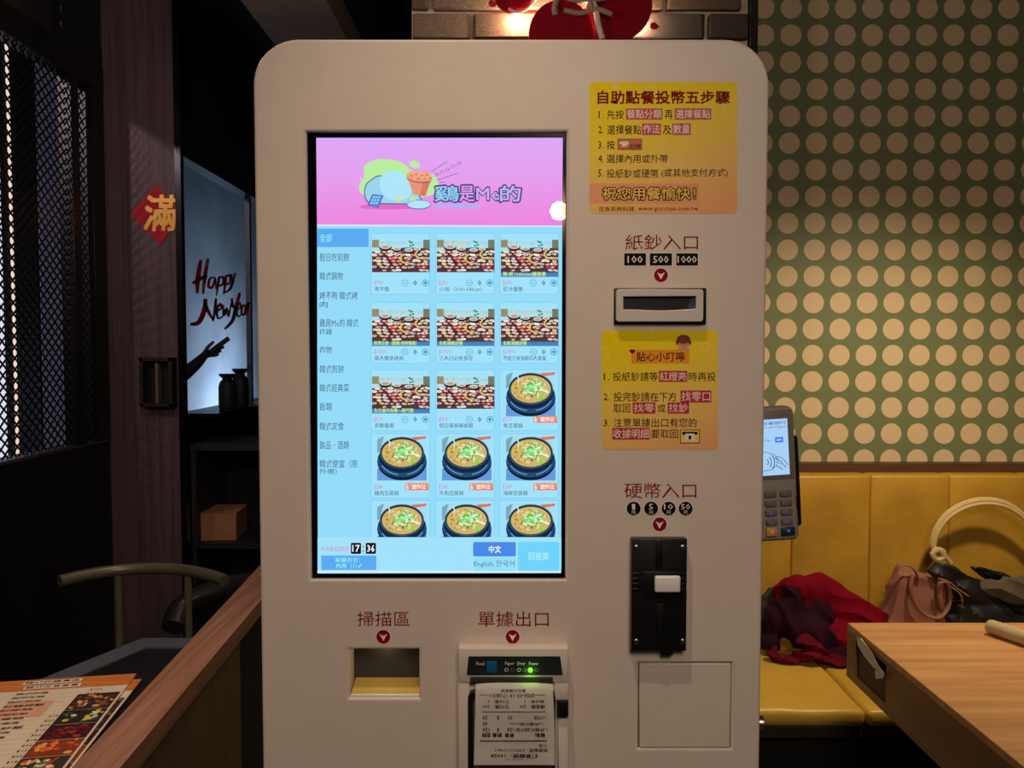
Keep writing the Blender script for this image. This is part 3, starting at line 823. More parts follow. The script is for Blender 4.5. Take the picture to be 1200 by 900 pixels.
# food pictures (flat pictures on the screen)
def ecol(c): return emat(c)
def platter(bar):
    s = Sheet(fnS); rnd = random.Random(3)
    W_, H_ = 68, 38
    s.rect(0, 0, W_, H_, ecol((206, 214, 188)), 2)
    s.rect(0, 0, 8, 9, ecol((150, 140, 104)), 3); s.rect(60, 0, 68, 12, ecol((120, 122, 100)), 3)
    for i in range(16): s.rect(9 + i * 3.2, rnd.uniform(1, 3), 10.0 + i * 3.2, rnd.uniform(3, 6), ecol((170, 182, 160)), 3)
    s.poly([(0, 14), (0, 38), (68, 38), (68, 10), (40, 9)], ecol((84, 52, 58)), 3)
    cols = [(236, 200, 190), (200, 70, 70), (236, 226, 216), (250, 240, 234), (226, 170, 160), (214, 130, 116), (240, 226, 206), (206, 196, 196), (230, 206, 150)]
    L_ = 4
    for j in range(7):
        for i in range(11):
            x = i * 6.6 + rnd.uniform(-2, 2) + (j % 2) * 3; y = 14 + j * 3.7 + rnd.uniform(-.6, .6)
            if x > 66 or x < 2 or y > 36.5: continue
            rx = rnd.uniform(2.6, 4.8); ry = rx * 0.5
            s.ell(x, y + .25, rx * 1.02, ry * 1.05, ecol((44, 30, 40)), L_, n=9, rot=rnd.uniform(-15, 15))
            s.ell(x, y - .3, rx * .84, ry * .76, ecol(rnd.choice(cols)), L_ + .5, n=8, rot=rnd.uniform(-15, 15))
            s.ell(x + rnd.uniform(-1, 1), y - .3, rx * .38, ry * .4, ecol(rnd.choice(cols)), L_ + .8, n=6)
            L_ += 0.06
    for x, y, rx in ((15.5, 8, 7.4), (29, 10.5, 5.5), (43, 12, 6), (53, 11, 5)):
        s.ell(x, y + 1.2, rx, rx * .55, ecol((24, 26, 34)), 10, n=16); s.ell(x, y, rx * .86, rx * .38, ecol((214, 222, 214)), 11, n=14); s.ell(x, y + .3, rx * .6, rx * .24, ecol((190, 160, 140)), 12, n=12)
    for cx, cy, rx, a0, a1 in ((42, 22, 9, 90, 250), (59, 17, 8, 60, 230)):
        pts = [(cx + rx * math.cos(R(a)), cy + rx * .6 * math.sin(R(a))) for a in range(a0, a1, 12)]
        s.line(pts, 2.0, ecol((226, 190, 110)), 12)
    s.ell(44, 23, 4.5, 2.6, ecol((120, 50, 44)), 12, n=10); s.ell(43, 22.5, 2.2, 1.2, ecol((226, 200, 190)), 13, n=8)
    for x, y in ((44, 2), (46.5, 3.2), (48, 6), (45, 7)): s.ell(x, y, 1.6, 1.1, ecol((30, 150, 96)), 12, n=8)
    if bar:
        s.rect(0, 38, W_, 43.5, ecol((72, 130, 190)), 3, 0); s.rect(0, 37.6, W_, 38.6, ecol((60, 80, 110)), 13)
    return s
def pot(cut):
    s = Sheet(fnS); rnd = random.Random(5); W_, H_ = 58, 52
    s.rect(0, 0, W_, H_, ecol((176, 212, 224)), 2)
    s.poly([(0, 38), (0, 52), (58, 52), (58, 30)], ecol((104, 156, 220)), 3)
    s.poly([(40, 1.5), (58, 0), (57, 3), (44, 5)], ecol((220, 120, 90)), 3)
    s.poly([(0, 4), (8, 0), (3, 18), (0, 20)], ecol((120, 172, 190)), 3)
    s.ell(29, 30, 29, 22, ecol((12, 26, 48)), 4, n=28); s.ell(29, 28, 28.6, 20.5, ecol((28, 74, 122)), 5, n=28)
    s.ell(29, 24, 27, 19, ecol((14, 36, 64)), 6, n=28)
    for a0 in (20, 100): s.line([(29 + 25.5 * math.cos(R(a)), 27 + 18.5 * math.sin(R(a))) for a in range(a0, a0 + 60, 8)], .9, ecol((110, 180, 220)), 7)
    s.ell(29, 19.5, 26, 18.6, ecol((60, 100, 130)), 7, n=28); s.ell(29, 19.5, 25, 17.6, ecol((18, 34, 50)), 8, n=28); s.ell(29, 20, 23.5, 16.2, ecol((206, 182, 112)), 9, n=28)
    L_ = 10
    for i in range(120):
        a, r = rnd.uniform(0, 2 * PI), math.sqrt(rnd.random())
        c = rnd.choice([(232, 214, 150), (170, 138, 66), (240, 184, 70), (226, 208, 150), (132, 108, 56), (190, 160, 80)])
        s.ell(29 + 21 * r * math.cos(a), 20 + 14 * r * math.sin(a), rnd.uniform(1, 2.6), rnd.uniform(.7, 1.5), ecol(c), L_, n=7, rot=rnd.uniform(0, 180)); L_ += .02
    for i in range(70):
        a, r = rnd.uniform(0, 2 * PI), rnd.random() ** .8
        c = rnd.choice([(110, 226, 110), (70, 190, 80), (160, 240, 140), (238, 250, 240), (226, 246, 220)])
        x, y = 30 + 13 * r * math.cos(a), 18 + 10 * r * math.sin(a); t = rnd.uniform(0, PI); l = rnd.uniform(1.5, 3.8)
        s.line([(x - l * math.cos(t), y - l * .7 * math.sin(t)), (x + l * math.cos(t), y + l * .7 * math.sin(t))], rnd.uniform(.9, 2.0), ecol(c), L_); L_ += .02
    s.ell(41, 29, 3, 2.4, ecol((120, 230, 90)), L_ + 1, n=9); s.line([(13, 4), (15, 8), (14, 12)], 1.2, ecol((236, 246, 248)), L_ + 1)
    s.line([(40, 20), (50, 24)], 2, ecol((236, 248, 240)), L_ + 1)
    if cut < H_:   # the last row is cut off by the footer: keep what lies above the cut line
        vv = s.v; nv = []
    return s
class Mover:
    def __init__(m): m.o = (0, 0)
    def __call__(m, px, py, layer): return at(px + m.o[0], min(py + m.o[1], m.ymax), YS - 0.0001 - 0.00009 * (layer + 1))
xs = [(436, 503.5), (512, 579), (587, 654)]
rows = [(273, 345), (354, 426), (433, 505), (508, 584), (586, 629.5)]
info = {(0, 0): ('$790', '青平價', 0), (1, 0): ('$350', '小孩（110~140cm）', 0), (2, 0): ('$690', '紅卡優惠', '韓·烤·Unlimited優惠價'),
        (0, 1): ('$1300', '兩人獨享烤肉', '限學生證（歡聚·限時優惠）'), (1, 1): ('$1990', '三人行必有我在', '全館滿額送禮'), (2, 1): ('$2490', '不能只有我胖四人套餐', '全館滿額送禮'),
        (0, 2): ('$520', '長榮優惠', '生日當天免費—限門票'), (1, 2): ('$50', '假日餐卷補差額', 0), (2, 2): ('$230', '魚豆腐鍋', None),
        (0, 3): ('$240', '豬肉豆腐鍋', None), (1, 3): ('$240', '牛肉豆腐鍋', None), (2, 3): ('$240', '海鮮豆腐鍋', None), (0, 4): (0, 0, None), (1, 4): (0, 0, None), (2, 4): (0, 0, None)}
PRC = emat((214, 128, 190)); INK2 = emat((60, 80, 104)); BTN = emat((22, 140, 190)); ORG = emat((244, 150, 96)); ORG2 = emat((248, 120, 110))
def clip_sheet(sh, ymax_w):
    for i, v in enumerate(sh.v):
        if v.z < ymax_w: sh.v[i] = Vector((v.x, v.y, ymax_w))
for (cx_, ry_), (price, nm, bar) in info.items():
    x0, x1 = xs[cx_]; y0, y1 = rows[ry_]
    s = Sheet(fnS)
    s.rect(x0 - 1.5, y0, x1 + .5, y1, LINE, 1, 3 if ry_ < 4 else 0); s.rect(x0 - .9, y0 + .6, x1 - .1, y1 - (.6 if ry_ < 4 else 0), BG2, 2, 2.6 if ry_ < 4 else 0)
    if price:
        yb = y1 - 18.5
        s.text(price, x0 + 2, yb + 2.2, x0 + (13 if len(price) < 5 else 17), yb + 8, PRC, 3, res=1)
        s.text(nm, x0 + 3, y1 - 9, x0 + 3 + min(len(nm) * 5.6, 50), y1 - 3.4, INK2, 3, res=1)
        if bar is None:
            s.rect(x1 - 29, yb + .5, x1 - 1, yb + 9, ORG, 3, 1); s.rect(x1 - 29, yb + 5, x1 - 1, yb + 9, ORG2, 3.5)
            s.rect(x1 - 28, yb + 4, x1 - 24.5, yb + 8.4, WB, 5, 1); s.rect(x1 - 27.6, yb + 1.4, x1 - 26.2, yb + 6, WB, 5)
            s.text('選作法', x1 - 21, yb + 2.4, x1 - 4.5, yb + 7.6, emat((255, 245, 240)), 5, bold=.03, res=1)
        else:
            yc = yb + 5
            for bxx, c_, plus in ((x1 - 29, emat((60, 176, 214)), 0), (x1 - 5, BTN, 1)):
                s.ell(bxx, yc, 4, 4, c_, 3, n=16); s.ell(bxx, yc, 3.3, 3.3, BG2, 4, n=16); s.rect(bxx - 2, yc - .5, bxx + 2, yc + .5, c_, 5)
                if plus: s.rect(bxx - .7, yc - 2.2, bxx + .7, yc + 2.2, c_, 5); s.rect(bxx - 2.2, yc - .7, bxx + 2.2, yc + .7, c_, 5)
            s.text('0', x1 - 19, yc - 2.8, x1 - 15.0, yc + 2.8, INK2, 3, bold=.02, res=1)
    s.build('menu_tile', disp)
    mv = Mover(); mv.ymax = 900
    if bar is None: sh_ = pot(52); mv.o = (x0 + 6, y0 + (3 if ry_ < 4 else 4)); 
    else: sh_ = platter(bar); mv.o = (x0, y0 + 8 + (0 if ry_ else 0))
    if ry_ == 4: mv.ymax = 629.5
    # move the picture's vertices to its tile
    def remap(v):
        d = v - EYE; r_ = d / d.y
        b = (r_.z + 0) ; # inverse of the pixel ray
        # v was made as at(px, py, y): recover px, py
        y = v.y; X = (v.x - EYE.x) ; Z = v.z - EYE.z
        den = y * CP - Z * SP
        px = 600 + F * X / den; py = 450 - F * (Z * CP + y * SP) / den
        return px, py, y
    nv = []
    for v in sh_.v:
        px, py, y = remap(v)
        if bar is not None: px = min(max(px, 0), 67.5); py = max(min(py, 43.5 if bar else 38), 0)
        else: px = min(max(px, 0), 58); py = min(max(py, 0), 52)
        nv.append(at(px + mv.o[0], min(py + mv.o[1], mv.ymax), y))
    sh_.v = nv
    if bar: sh_.text(bar, 0, 0, 1, 1, emat((198, 244, 130)), 14, res=1) if 0 else None
    sh_.build('food_picture', disp)
    if bar:
        s = Sheet(fnS); s.text(bar, x0 + 2.5, y0 + 45.6, x0 + 2.5 + min(len(bar) * 4.6, 50), y0 + 50.4, emat((206, 246, 120)), 16, bold=.02, res=1); s.build('picture_caption', disp)
# footer
s = Sheet(fnS)
s.rect(372.2, 629.6, 657.8, 668.4, BG2, 16 )
s.text('45 秒後返回首頁', 376, 640, 409, 646, PRC, 17, res=1)
for x, t in ((411, '17'), (428.5, '36')):
    s.rect(x - .6, 635.4, x + 12.8, 649.8, emat((220, 244, 255)), 17, 2); s.rect(x, 636, x + 12.2, 649.2, emat((14, 22, 44)), 18, 1.6)
    s.text(t, x + 2, 638.8, x + 10.2, 646.6, emat((244, 250, 255)), 19, bold=.03, res=1)
s.text(':', 425, 640, 426.4, 647, INK2, 17, bold=.02, res=1)
s.rect(376.5, 651, 441, 668, BLUE, 17)
s.text('取餐方式：', 393, 653.4, 422, 659, emat((160, 250, 252)), 18, bold=.01, res=1); s.text('內用（1）', 394, 660, 418, 666, emat((160, 250, 252)), 18, bold=.01, res=1); s.line([(419.5, 665.5), (423.5, 661)], 1.2, WB, 18)
s.rect(554.5, 635.2, 604.5, 652, BLUE2, 17, 1.6); s.text('中文', 573, 639.6, 587, 647.8, emat((240, 250, 255)), 18, bold=.03, res=1)
s.rect(555, 654, 604, 669, emat((148, 226, 252)), 17)
s.text('English 한국어', 555.5, 656.6, 603, 665.4, emat((84, 110, 140)), 18, res=1)
s.rect(607, 635, 655.5, 669, CY, 17, 2); s.text('回首頁', 619.5, 647.2, 643, 656.4, emat((178, 238, 255)), 18, bold=.02, res=1)
s.build('footer_bar', disp)
# cover glass over the display
cg = bpy.data.materials.new('cover_glass')
nt, N, K, b_ = nodes_of(cg); N.remove(b_)
tr = N.new('ShaderNodeBsdfTransparent'); gl = N.new('ShaderNodeBsdfGlossy'); gl.inputs['Roughness'].default_value = 0.0
fr = N.new('ShaderNodeFresnel'); fr.inputs[0].default_value = 1.38; mx = N.new('ShaderNodeMixShader')
K.new(fr.outputs[0], mx.inputs[0]); K.new(tr.outputs[0], mx.inputs[1]); K.new(gl.outputs[0], mx.inputs[2]); K.new(mx.outputs[0], N['Material Output'].inputs[0])
bm = bmesh.new()
vs = [bm.verts.new(p) for p in ((sx0 + .0005, YS - 0.0029, sz0 + .0005), (sx1 - .0005, YS - 0.0029, sz0 + .0005), (sx1 - .0005, YS - 0.0029, sz1 - .0005), (sx0 + .0005, YS - 0.0029, sz1 - .0005))]
bm.faces.new(vs)
me = bpy.data.meshes.new('cover_glass'); bm.to_mesh(me); bm.free()
finish(me, 'cover_glass', cg, kiosk)

# ---- printed labels on the panel
fnK = plane_y(YK, 0.0001)
def arrow(s, cx, cy, r=8.2):
    s.ell(cx, cy, r + .9, r + .9, PAPERINK, 1, n=28); s.ell(cx, cy, r, r, REDP, 2, n=28)
    s.poly([(cx - 4.6, cy - 3.6), (cx, cy + 5), (cx + 4.6, cy - 3.6), (cx, cy - 1)], PAPERINK, 3)
def label(name, jobs):
    s = Sheet(fnK); jobs(s); s.build(name, kiosk)
def j1(s):
    s.text('紙鈔入口', 733, 275, 818, 293, REDP, 1, bold=0.004)
    for x0, x1, t in ((731.5, 757, '100'), (761.5, 787.5, '500'), (792.5, 818, '1000')):
        s.rect(x0 - .8, 296, x1 + .8, 312, PAPERINK, 1); s.rect(x0, 296.8, x1, 311.2, BLKINK, 2); s.text(t, x0 + (4 if len(t) < 4 else 1.6), 300, x1 - (4 if len(t) < 4 else 1.6), 308, PAPERINK, 3, bold=.019)
    arrow(s, 774.5, 322.5)
label('bill_label', j1)
def j2(s):
    s.text('硬幣入口', 732, 566, 816, 584, REDP, 1, bold=0.004)
    for cx, t in ((742.5, '1'), (763, '5'), (783.5, '10'), (803.5, '50')):
        s.ell(cx, 596, 9, 9, PAPERINK, 1, n=24); s.ell(cx, 596, 8.2, 8.2, BLKINK, 2, n=24)
        wdt = 1.8 if len(t) < 2 and t == '1' else (2.6 if len(t) < 2 else 5.2)
        s.text(t, cx - wdt, 590.6, cx + wdt, 597, PAPERINK, 3, bold=.014); s.text('元', cx - 2.6, 598.2, cx + 2.6, 602.6, PAPERINK, 3, bold=.01)
    arrow(s, 773, 614.5)
label('coin_label', j2)
def j3(s):
    s.text('掃描區', 418.5, 716.5, 480, 734, REDP, 1, bold=0.002); arrow(s, 449.2, 746.3)
label('scanner_label', j3)
def j4(s):
    s.text('單據出口', 560.5, 716.5, 643, 734.5, REDP, 1, bold=0.002); arrow(s, 600.7, 746.3)
label('receipt_label', j4)

# ---- yellow instruction stickers
def sticker_mat(name, seed):
    m = bpy.data.materials.new(name); nt, N, K, b = nodes_of(m)
    b.inputs['Roughness'].default_value = 0.5; b.inputs['Specular IOR Level'].default_value = 0.12
    tc = N.new('ShaderNodeTexCoord'); sp = N.new('ShaderNodeSeparateXYZ'); K.new(tc.outputs['Object'], sp.inputs[0])
    mr = N.new('ShaderNodeMapRange'); mr.inputs['From Min'].default_value = -0.085; mr.inputs['From Max'].default_value = 0.08
    ad = N.new('ShaderNodeMath'); ad.operation = 'MULTIPLY_ADD'; ad.inputs[1].default_value = -0.35; K.new(sp.outputs[0], ad.inputs[0]); K.new(sp.outputs[2], ad.inputs[2]); K.new(ad.outputs[0], mr.inputs[0])
    rp = N.new('ShaderNodeValToRGB'); e = rp.color_ramp.elements
    e[0].color = (*L((236, 170, 116)), 1); e[1].color = (*L((240, 212, 0)), 1); q = e.new(0.35); q.color = (*L((238, 196, 100)), 1); q = e.new(0.75); q.color = (*L((242, 212, 40)), 1)
    vo = N.new('ShaderNodeTexVoronoi'); vo.inputs['Scale'].default_value = 34; K.new(tc.outputs['Object'], vo.inputs['Vector'])
    r2 = N.new('ShaderNodeValToRGB'); z = r2.color_ramp.elements; z[0].position = 0.28; z[0].color = (0, 0, 0, 1); z[1].position = 0.31; z[1].color = (.14, .14, .14, 1); q = z.new(0.35); q.color = (0, 0, 0, 1)
    K.new(vo.outputs['Distance'], r2.inputs[0])
    mx = N.new('ShaderNodeMix'); mx.data_type = 'RGBA'; K.new(r2.outputs[0], mx.inputs['Factor']); mx.inputs['B'].default_value = (1, .9, .7, 1)
    K.new(mr.outputs[0], rp.inputs[0]); K.new(rp.outputs[0], mx.inputs['A']); K.new(mx.outputs['Result'], b.inputs['Base Color'])
    return m
MAG = mat('magenta_print', (186, 18, 74), 0.5); CRM = mat('cream_print', (240, 214, 190), 0.5); SALM = mat('salmon_print', (232, 150, 104), 0.5); HOR = mat('orange_print', (196, 84, 34), 0.5)
def sticker(x0, y0, x1, y1, m, lab):
    s = Sheet(fnK); s.rect(x0, y0, x1, y1, m, 1, 5.5)
    o = s.build('sticker', kiosk); o['label'] = lab
    return o
def chip(s, t, x0, y0, x1, y1):
    s.rect(x0, y0, x1, y1, MAG, 3, .6); s.text(t, x0 + 1.2, y0 + 1.4, x1 - 1.2, y1 - 1.4, CRM, 4, bold=.012)
st1 = sticker(690.5, 96, 864, 250.5, sticker_mat('sticker_yellow', 1), 'upper yellow instruction sticker with a crimson heading')
s = Sheet(fnK)
s.text('自助點餐投幣五步驟', 700.5, 106.5, 855, 121.5, DKRED, 3, bold=.03)
def q(t, x0, x1, y0, y1, b=.006): s.text(t, x0, y0, x1, y1, MAROON, 3, bold=b)
q('1.', 701.5, 707.5, 130, 138.5); q('先按', 711.5, 731, 129, 139.5); chip(s, '餐點分類', 733.5, 127, 776.5, 140); q('再', 779, 788.5, 129, 139.5); chip(s, '選擇餐點', 790.5, 127, 833.5, 140)
q('2.', 701.5, 707.5, 147.5, 156); q('選擇餐點', 711.5, 751.5, 146.5, 157.5); chip(s, '作法', 752.5, 144.5, 774.5, 158); q('及', 777, 787, 147, 157.5); chip(s, '數量', 788, 144.5, 809.5, 158)
q('3.', 701, 707.5, 165, 174); q('按', 711, 720.5, 164.5, 175)
s.rect(723.5, 162.5, 752.5, 175.5, mat('button_print_border', (90, 60, 30), .5), 3); s.rect(724.3, 163.2, 751.8, 174.6, HOR, 4)
s.poly([(726, 166.5), (733, 165.4), (737, 166), (737, 168.6), (733, 171.8), (729, 171.8), (728.4, 169), (725.6, 168.8)], CRM, 5); s.text('去付款', 737.5, 168.8, 751, 174, BLKINK, 5, bold=.01)
q('4.', 701, 707.5, 181.5, 190); q('選擇內用或外帶', 711, 782.5, 181, 191)
q('5.', 701, 707.5, 198.5, 207); q('投紙鈔或硬幣', 711, 771.5, 198, 208.5); q('(或其他支付方式)', 775, 853, 197.5, 208.5)
s.rect(690.6, 215, 819, 238, SALM, 2)
s.text('祝您用餐愉快！', 706, 219.4, 815, 234, BLKINK, 4, bold=.09); s.text('祝您用餐愉快！', 706, 219.4, 815, 234, mat('gold_print', (236, 190, 60), .5), 6, bold=.02)
q('古吉系統科技', 701.5, 743.5, 242, 247.8, 0.0); q('www.guccisys.com.tw', 748, 818, 242, 248.2, 0.0)
s.build('printed_text', st1)
st2 = sticker(705, 387, 841.5, 527, sticker_mat('sticker_yellow_lower', 2), 'lower yellow reminder sticker with a cartoon child head')
s = Sheet(fnK)
s.rect(740, 410, 808, 425.5, mat('amber_print', (240, 150, 20), .5), 3, 2); s.text('貼心小叮嚀', 746, 412.5, 802.5, 423.5, MAROON, 4, bold=.014)
s.ell(739.6, 411, 1.9, 1.7, REDP, 4, n=10); s.ell(742.6, 411, 1.9, 1.7, REDP, 4, n=10); s.poly([(738, 411.8), (741, 415), (744.2, 411.8)], REDP, 4)
SKN = mat('print_skin', (226, 150, 110), .5); HAIR = mat('print_hair', (120, 40, 20), .5)
s.rect(794, 408, 808, 410.4, SKN, 5); s.ell(801, 402, 6.6, 6.4, SKN, 5, n=16); s.ell(801, 397.6, 8, 5.4, HAIR, 6, n=16); s.ell(793.6, 401, 1.8, 3, HAIR, 6, n=8); s.ell(808.4, 401, 1.8, 3, HAIR, 6, n=8)
s.ell(798.4, 403.6, .6, .9, BLKINK, 7, n=8); s.ell(803.6, 403.6, .6, .9, BLKINK, 7, n=8); s.ell(801, 406, 1.2, .5, REDP, 7, n=8)
def q2(t, x0, x1, y0, y1, b=.006): s.text(t, x0, y0, x1, y1, MAROON, 3, bold=b)
q2('1.', 707.5, 714.5, 437.5, 445.5); q2('投紙鈔請等', 718, 771, 436, 446.5); chip(s, '紅燈亮', 772, 434.5, 805.5, 447.5); q2('時再投', 807, 839, 436, 446.5)
q2('2.', 707.5, 714.5, 461, 469); q2('投完鈔請在下方', 719, 793, 459.5, 470.5); chip(s, '找零口', 797.5, 457.5, 833.5, 471.5)
q2('取回', 719, 738.5, 473.5, 483.5); chip(s, '找零', 741.5, 471.5, 768, 484.5); q2('或', 770.5, 780, 473.5, 483.5); chip(s, '找鈔', 782.5, 471.5, 807.5, 484.5)
q2('3.', 707.5, 714.5, 491.5, 499.5); q2('注意單據出口有您的', 719, 816.5, 490, 500.5)
chip(s, '收據明細', 717.5, 501.5, 761.5, 515); q2('要取回', 763, 794.5, 503.5, 513.5)
s.rect(797, 503.5, 820, 519.5, BLKINK, 3); s.rect(797.8, 504.3, 819.2, 518.7, mat('icon_yellow', (240, 214, 90), .5), 4); s.rect(799.5, 506, 817.5, 509.5, BLKINK, 5, 1); s.poly([(803, 508), (802.5, 517), (814.5, 517), (814, 508)], PAPERINK, 6); s.rect(807, 510.5, 810, 515, BLKINK, 7)
s.build('printed_text', st2)

# ---- bill acceptor
def kb(name, px0, py0, px1, py1, yf, yb, m, par, bevel=0.0, seg=2):
    a, b = at(px0, py1, yf), at(px1, py0, yf)
    return box(name, (a.x, yf, a.z), (b.x, yb, b.z), m, par, bevel, seg)
ba = kb('bill_acceptor', 719.5, 337.5, 828, 380, YK - 0.003, YK - 0.0001, BLACK, kiosk, 0.001)
yf = YK - 0.009
X = lambda px, py: (lambda p: (p.x, p.z))(at(px, py, yf))
a, b = X(722, 377), X(824.7, 339)
slot_pts = [X(730.5, 347.5), X(815.8, 347), X(815.8, 361.5)] + [X(815.8 + (730.5 - 815.8) * t, 361.5 + 2.2 * math.sin(PI * t)) for t in (.2, .4, .5, .6, .8)] + [X(730.5, 362.5)]
plate('face_plate', rrect(a[0], a[1], b[0], b[1], 0.0035, 5), [slot_pts], yf, YK - 0.003, PLASTG, ba, 0.0009, 2)
kb('bill_slot', 728, 346, 818, 366, YK - 0.0036, YK - 0.0031, BLACK, ba)
bm = bmesh.new()
p0 = X(806, 361); p1 = X(816.5, 361); p2 = X(816.5, 348); p3 = X(812, 349)
prism(bm, [(p0[0], YK - .0045, p0[1]), (p1[0], YK - .0045, p1[1]), (p2[0], YK - .0045, p2[1]), (p3[0], YK - .0045, p3[1])], (0, .0008, 0))
from_bm(bm, 'slot_guide', mat('smoky_guide', (70, 72, 96), .2), ba)

# ---- coin acceptor
ca_ = kb('coin_acceptor', 739.5, 631.5, 805.5, 763, YK - 0.013, YK - 0.0001, mat('coin_plate_black', (20, 20, 23), .35, bump=.1), kiosk, 0.0012)
for px, py in ((745.8, 641.8), (800, 641.8), (745.8, 752), (800, 752)):
    bm = bmesh.new(); p = at(px, py, YK - .0131)
    lathe(bm, [(.0033, 0), (.0033, .0008), (.0022, .0014)], p, 16, rot=FACE); bx(bm, (p.x - .0022, p.y - .0018, p.z - .0004), (p.x + .0022, p.y - .0013, p.z + .0004), 0, 0, Matrix.Translation(p) @ Matrix.Rotation(R(35), 4, 'Y') @ Matrix.Translation(-p))
    from_bm(bm, 'screw', STEEL, ca_, True)
for i in range(4):
    for xa, xb in ((740.5, 751), (797, 804.6)):
        kb('grip_rib', xa, 671.5 + i * 6, xb, 674 + i * 6, YK - .0145, YK - .0125, BLACK, ca_, .0005, 1)
kb('center_ridge', 768.5, 633, 776.5, 668, YK - .0142, YK - .0125, BLACK, ca_, .0006)
kb('center_ridge', 769.5, 708, 778.5, 762, YK - .0142, YK - .0125, BLACK, ca_, .0006)
kb('slot_surround', 753, 670, 800, 700, YK - .0145, YK - .0125, BLACK, ca_, .001)
o = kb('return_button', 767.5, 675.5, 798, 695, YK - .020, YK - .0140, WHITE, ca_, .0025, 3); o['label'] = 'white coin return lever'
kb('lower_tab', 775, 762, 789, 768.5, YK - .011, YK - .0001, BLACK, ca_, .001)

# ---- scanner recess
rec = BEIGE
OLV = mat('scanner_recess_olive', (232, 218, 166), .5)
hx0, hz0 = K2(SCN[0], SCN[3]); hx1, hz1 = K2(SCN[2], SCN[1])
bm = bmesh.new()
dpt = 0.043
bx(bm, (hx0 - .002, YK + .0352, hz0 - .002), (hx0, YK + dpt + .002, hz1 + .002)); bx(bm, (hx1, YK + .0352, hz0 - .002), (hx1 + .002, YK + dpt + .002, hz1 + .002))
bx(bm, (hx0 - .002, YK + dpt, hz0 - .002), (hx1 + .002, YK + dpt + .002, hz1 + .002))
sr = from_bm(bm, 'scanner_recess', OLV, kiosk)
bm = bmesh.new()
zb = at(450, 789, YK + dpt).z; zf = at(450, 812.5, YK + .006).z
prism(bm, [(hx0 + .0015, YK + .006, zf), (hx0 + .0015, YK + dpt - .0002, zb), (hx0 + .0015, YK + dpt - .0002, zb - .003), (hx0 + .0015, YK + .006, zf - .003)], (hx1 - hx0 - .002, 0, 0))
from_bm(bm, 'scan_window', mat('scan_window_yellow', (196, 164, 84), .4, vary=.08), sr)
box('lower_lip', (hx0 + .001, YK + .003, zf - .0055), (hx1 - .0005, YK + .010, zf - .0005), WHITE, sr, .0006)
bm = bmesh.new(); lathe(bm, [(.0024, 0), (.0024, .0006)], at(457.5, 765, YK + dpt - .0001), 14, rot=FACE); from_bm(bm, 'sensor_hole', BLACKM, sr)

lamp('recess_fill', 'POINT', (hx0 + .04, YK + .02, hz1 + .002 - .008), None, 0.012, (1.0, .86, .50), .004)  # added point light that brightens the dark recess

# ---- receipt printer set into the panel
YP = YK - 0.018
pr = kb('receipt_printer', 537, 760, 666, 800, YP, YK - .0001, PLAST, kiosk, .0015)
kb('rear_housing', 536.5, 795, 666.5, 965, YP + .006, YK - .0001, PLAST, pr, .001)
kb('left_cheek', 537.5, 799.5, 550, 960, YP + .001, YK - .006, PLAST, pr, .001)
kb('right_cheek', 650, 799, 666, 821, YP + .001, YK - .006, PLAST, pr, .001)
kb('right_cheek', 654, 842.5, 666, 960, YP + .001, YK - .006, PLAST, pr, .001)
kb('release_lever', 653, 821.5, 666.5, 841.5, YP - .003, YK - .006, BLACK, pr, .002)
kb('tear_mouth', 551, 793.5, 648, 802, YP - .0006, YP + .001, mat('tear_bar_grey', (72, 72, 68), .3, .4), pr, .0004)
for px in (578, 600.5, 634): kb('tear_tooth', px - .5, 797, px + .5, 801, YP - .0012, YP - .0004, BLACK, pr)
bm = bmesh.new()
pts_ = [at(x, y, YP - .0012) for x, y in ((549, 769.5), (656.5, 769.5), (659.5, 791), (547, 791))]
prism(bm, pts_, (0, .002, 0))
from_bm(bm, 'control_panel', mat('printer_panel_slate', (34, 40, 46), .3), pr)
s = Sheet(plane_y(YP - .0012, .0002))
s.text('Feed', 558.5, 775.5, 567.5, 779.5, PAPERINK, 1, bold=.01, res=1); s.text('Paper', 592, 775.5, 602.5, 780.3, PAPERINK, 1, bold=.01, res=1)
s.text('Error', 606.5, 775.5, 615.5, 779.5, PAPERINK, 1, bold=.01, res=1); s.text('Power', 620, 775.5, 631, 779.5, PAPERINK, 1, bold=.01, res=1)
s.build('panel_lettering', pr)
s = Sheet(plane_y(YP - .0012, .0002))
for cx in (593.5, 608): s.ell(cx, 785, 2.2, 2.2, PAPERINK, 1, n=14); s.ell(cx, 785, 1.5, 1.5, BLKINK, 2, n=14)
for cx in (600.5, 614.5, 629): s.ell(cx, 785, 2.4, 1.8, mat('grey_ink', (120, 122, 120), .5), 1, n=12); s.ell(cx, 785, 1.7, 1.2, BLKINK, 2, n=12)
s.build('indicator_marks', pr)
fb = kb('feed_button', 569.8, 775.2, 582.3, 789, YP - .0022, YP - .001, mat('feed_button_blue', (20, 92, 140), .35), pr, .0005)
bm = bmesh.new()
lathe(bm, [(.0027, 0), (.0027, .001), (.0018, .0022)], at(621.5, 785, YP - .0012), 16, rot=FACE)
from_bm(bm, 'power_light', emat((110, 255, 40), 2.2, 'led_green'), pr, True)
lamp('led_glow', 'POINT', at(621.5, 789, YP - .006), None, 0.006, (0.35, 1.0, 0.08), .002)
# black rounded well behind the paper
a, b = at(548.5, 912, YP - .004), at(651, 811, YP - .004)
plate('paper_well_rim', rrect(a.x, a.z - .05, b.x, b.z, .008, 6), [rrect(a.x + .006, a.z - .03, b.x - .003, b.z - .008, .004, 4)[::-1]], YP - .004, YP + .0055, BLACK, pr, .0012, 2)
box('paper_well', (a.x + .003, YP + .0055 - .0012, a.z - .045), (b.x - .002, YP + .0058, b.z - .004), mat('well_plastic', (120, 98, 96), .4), pr)

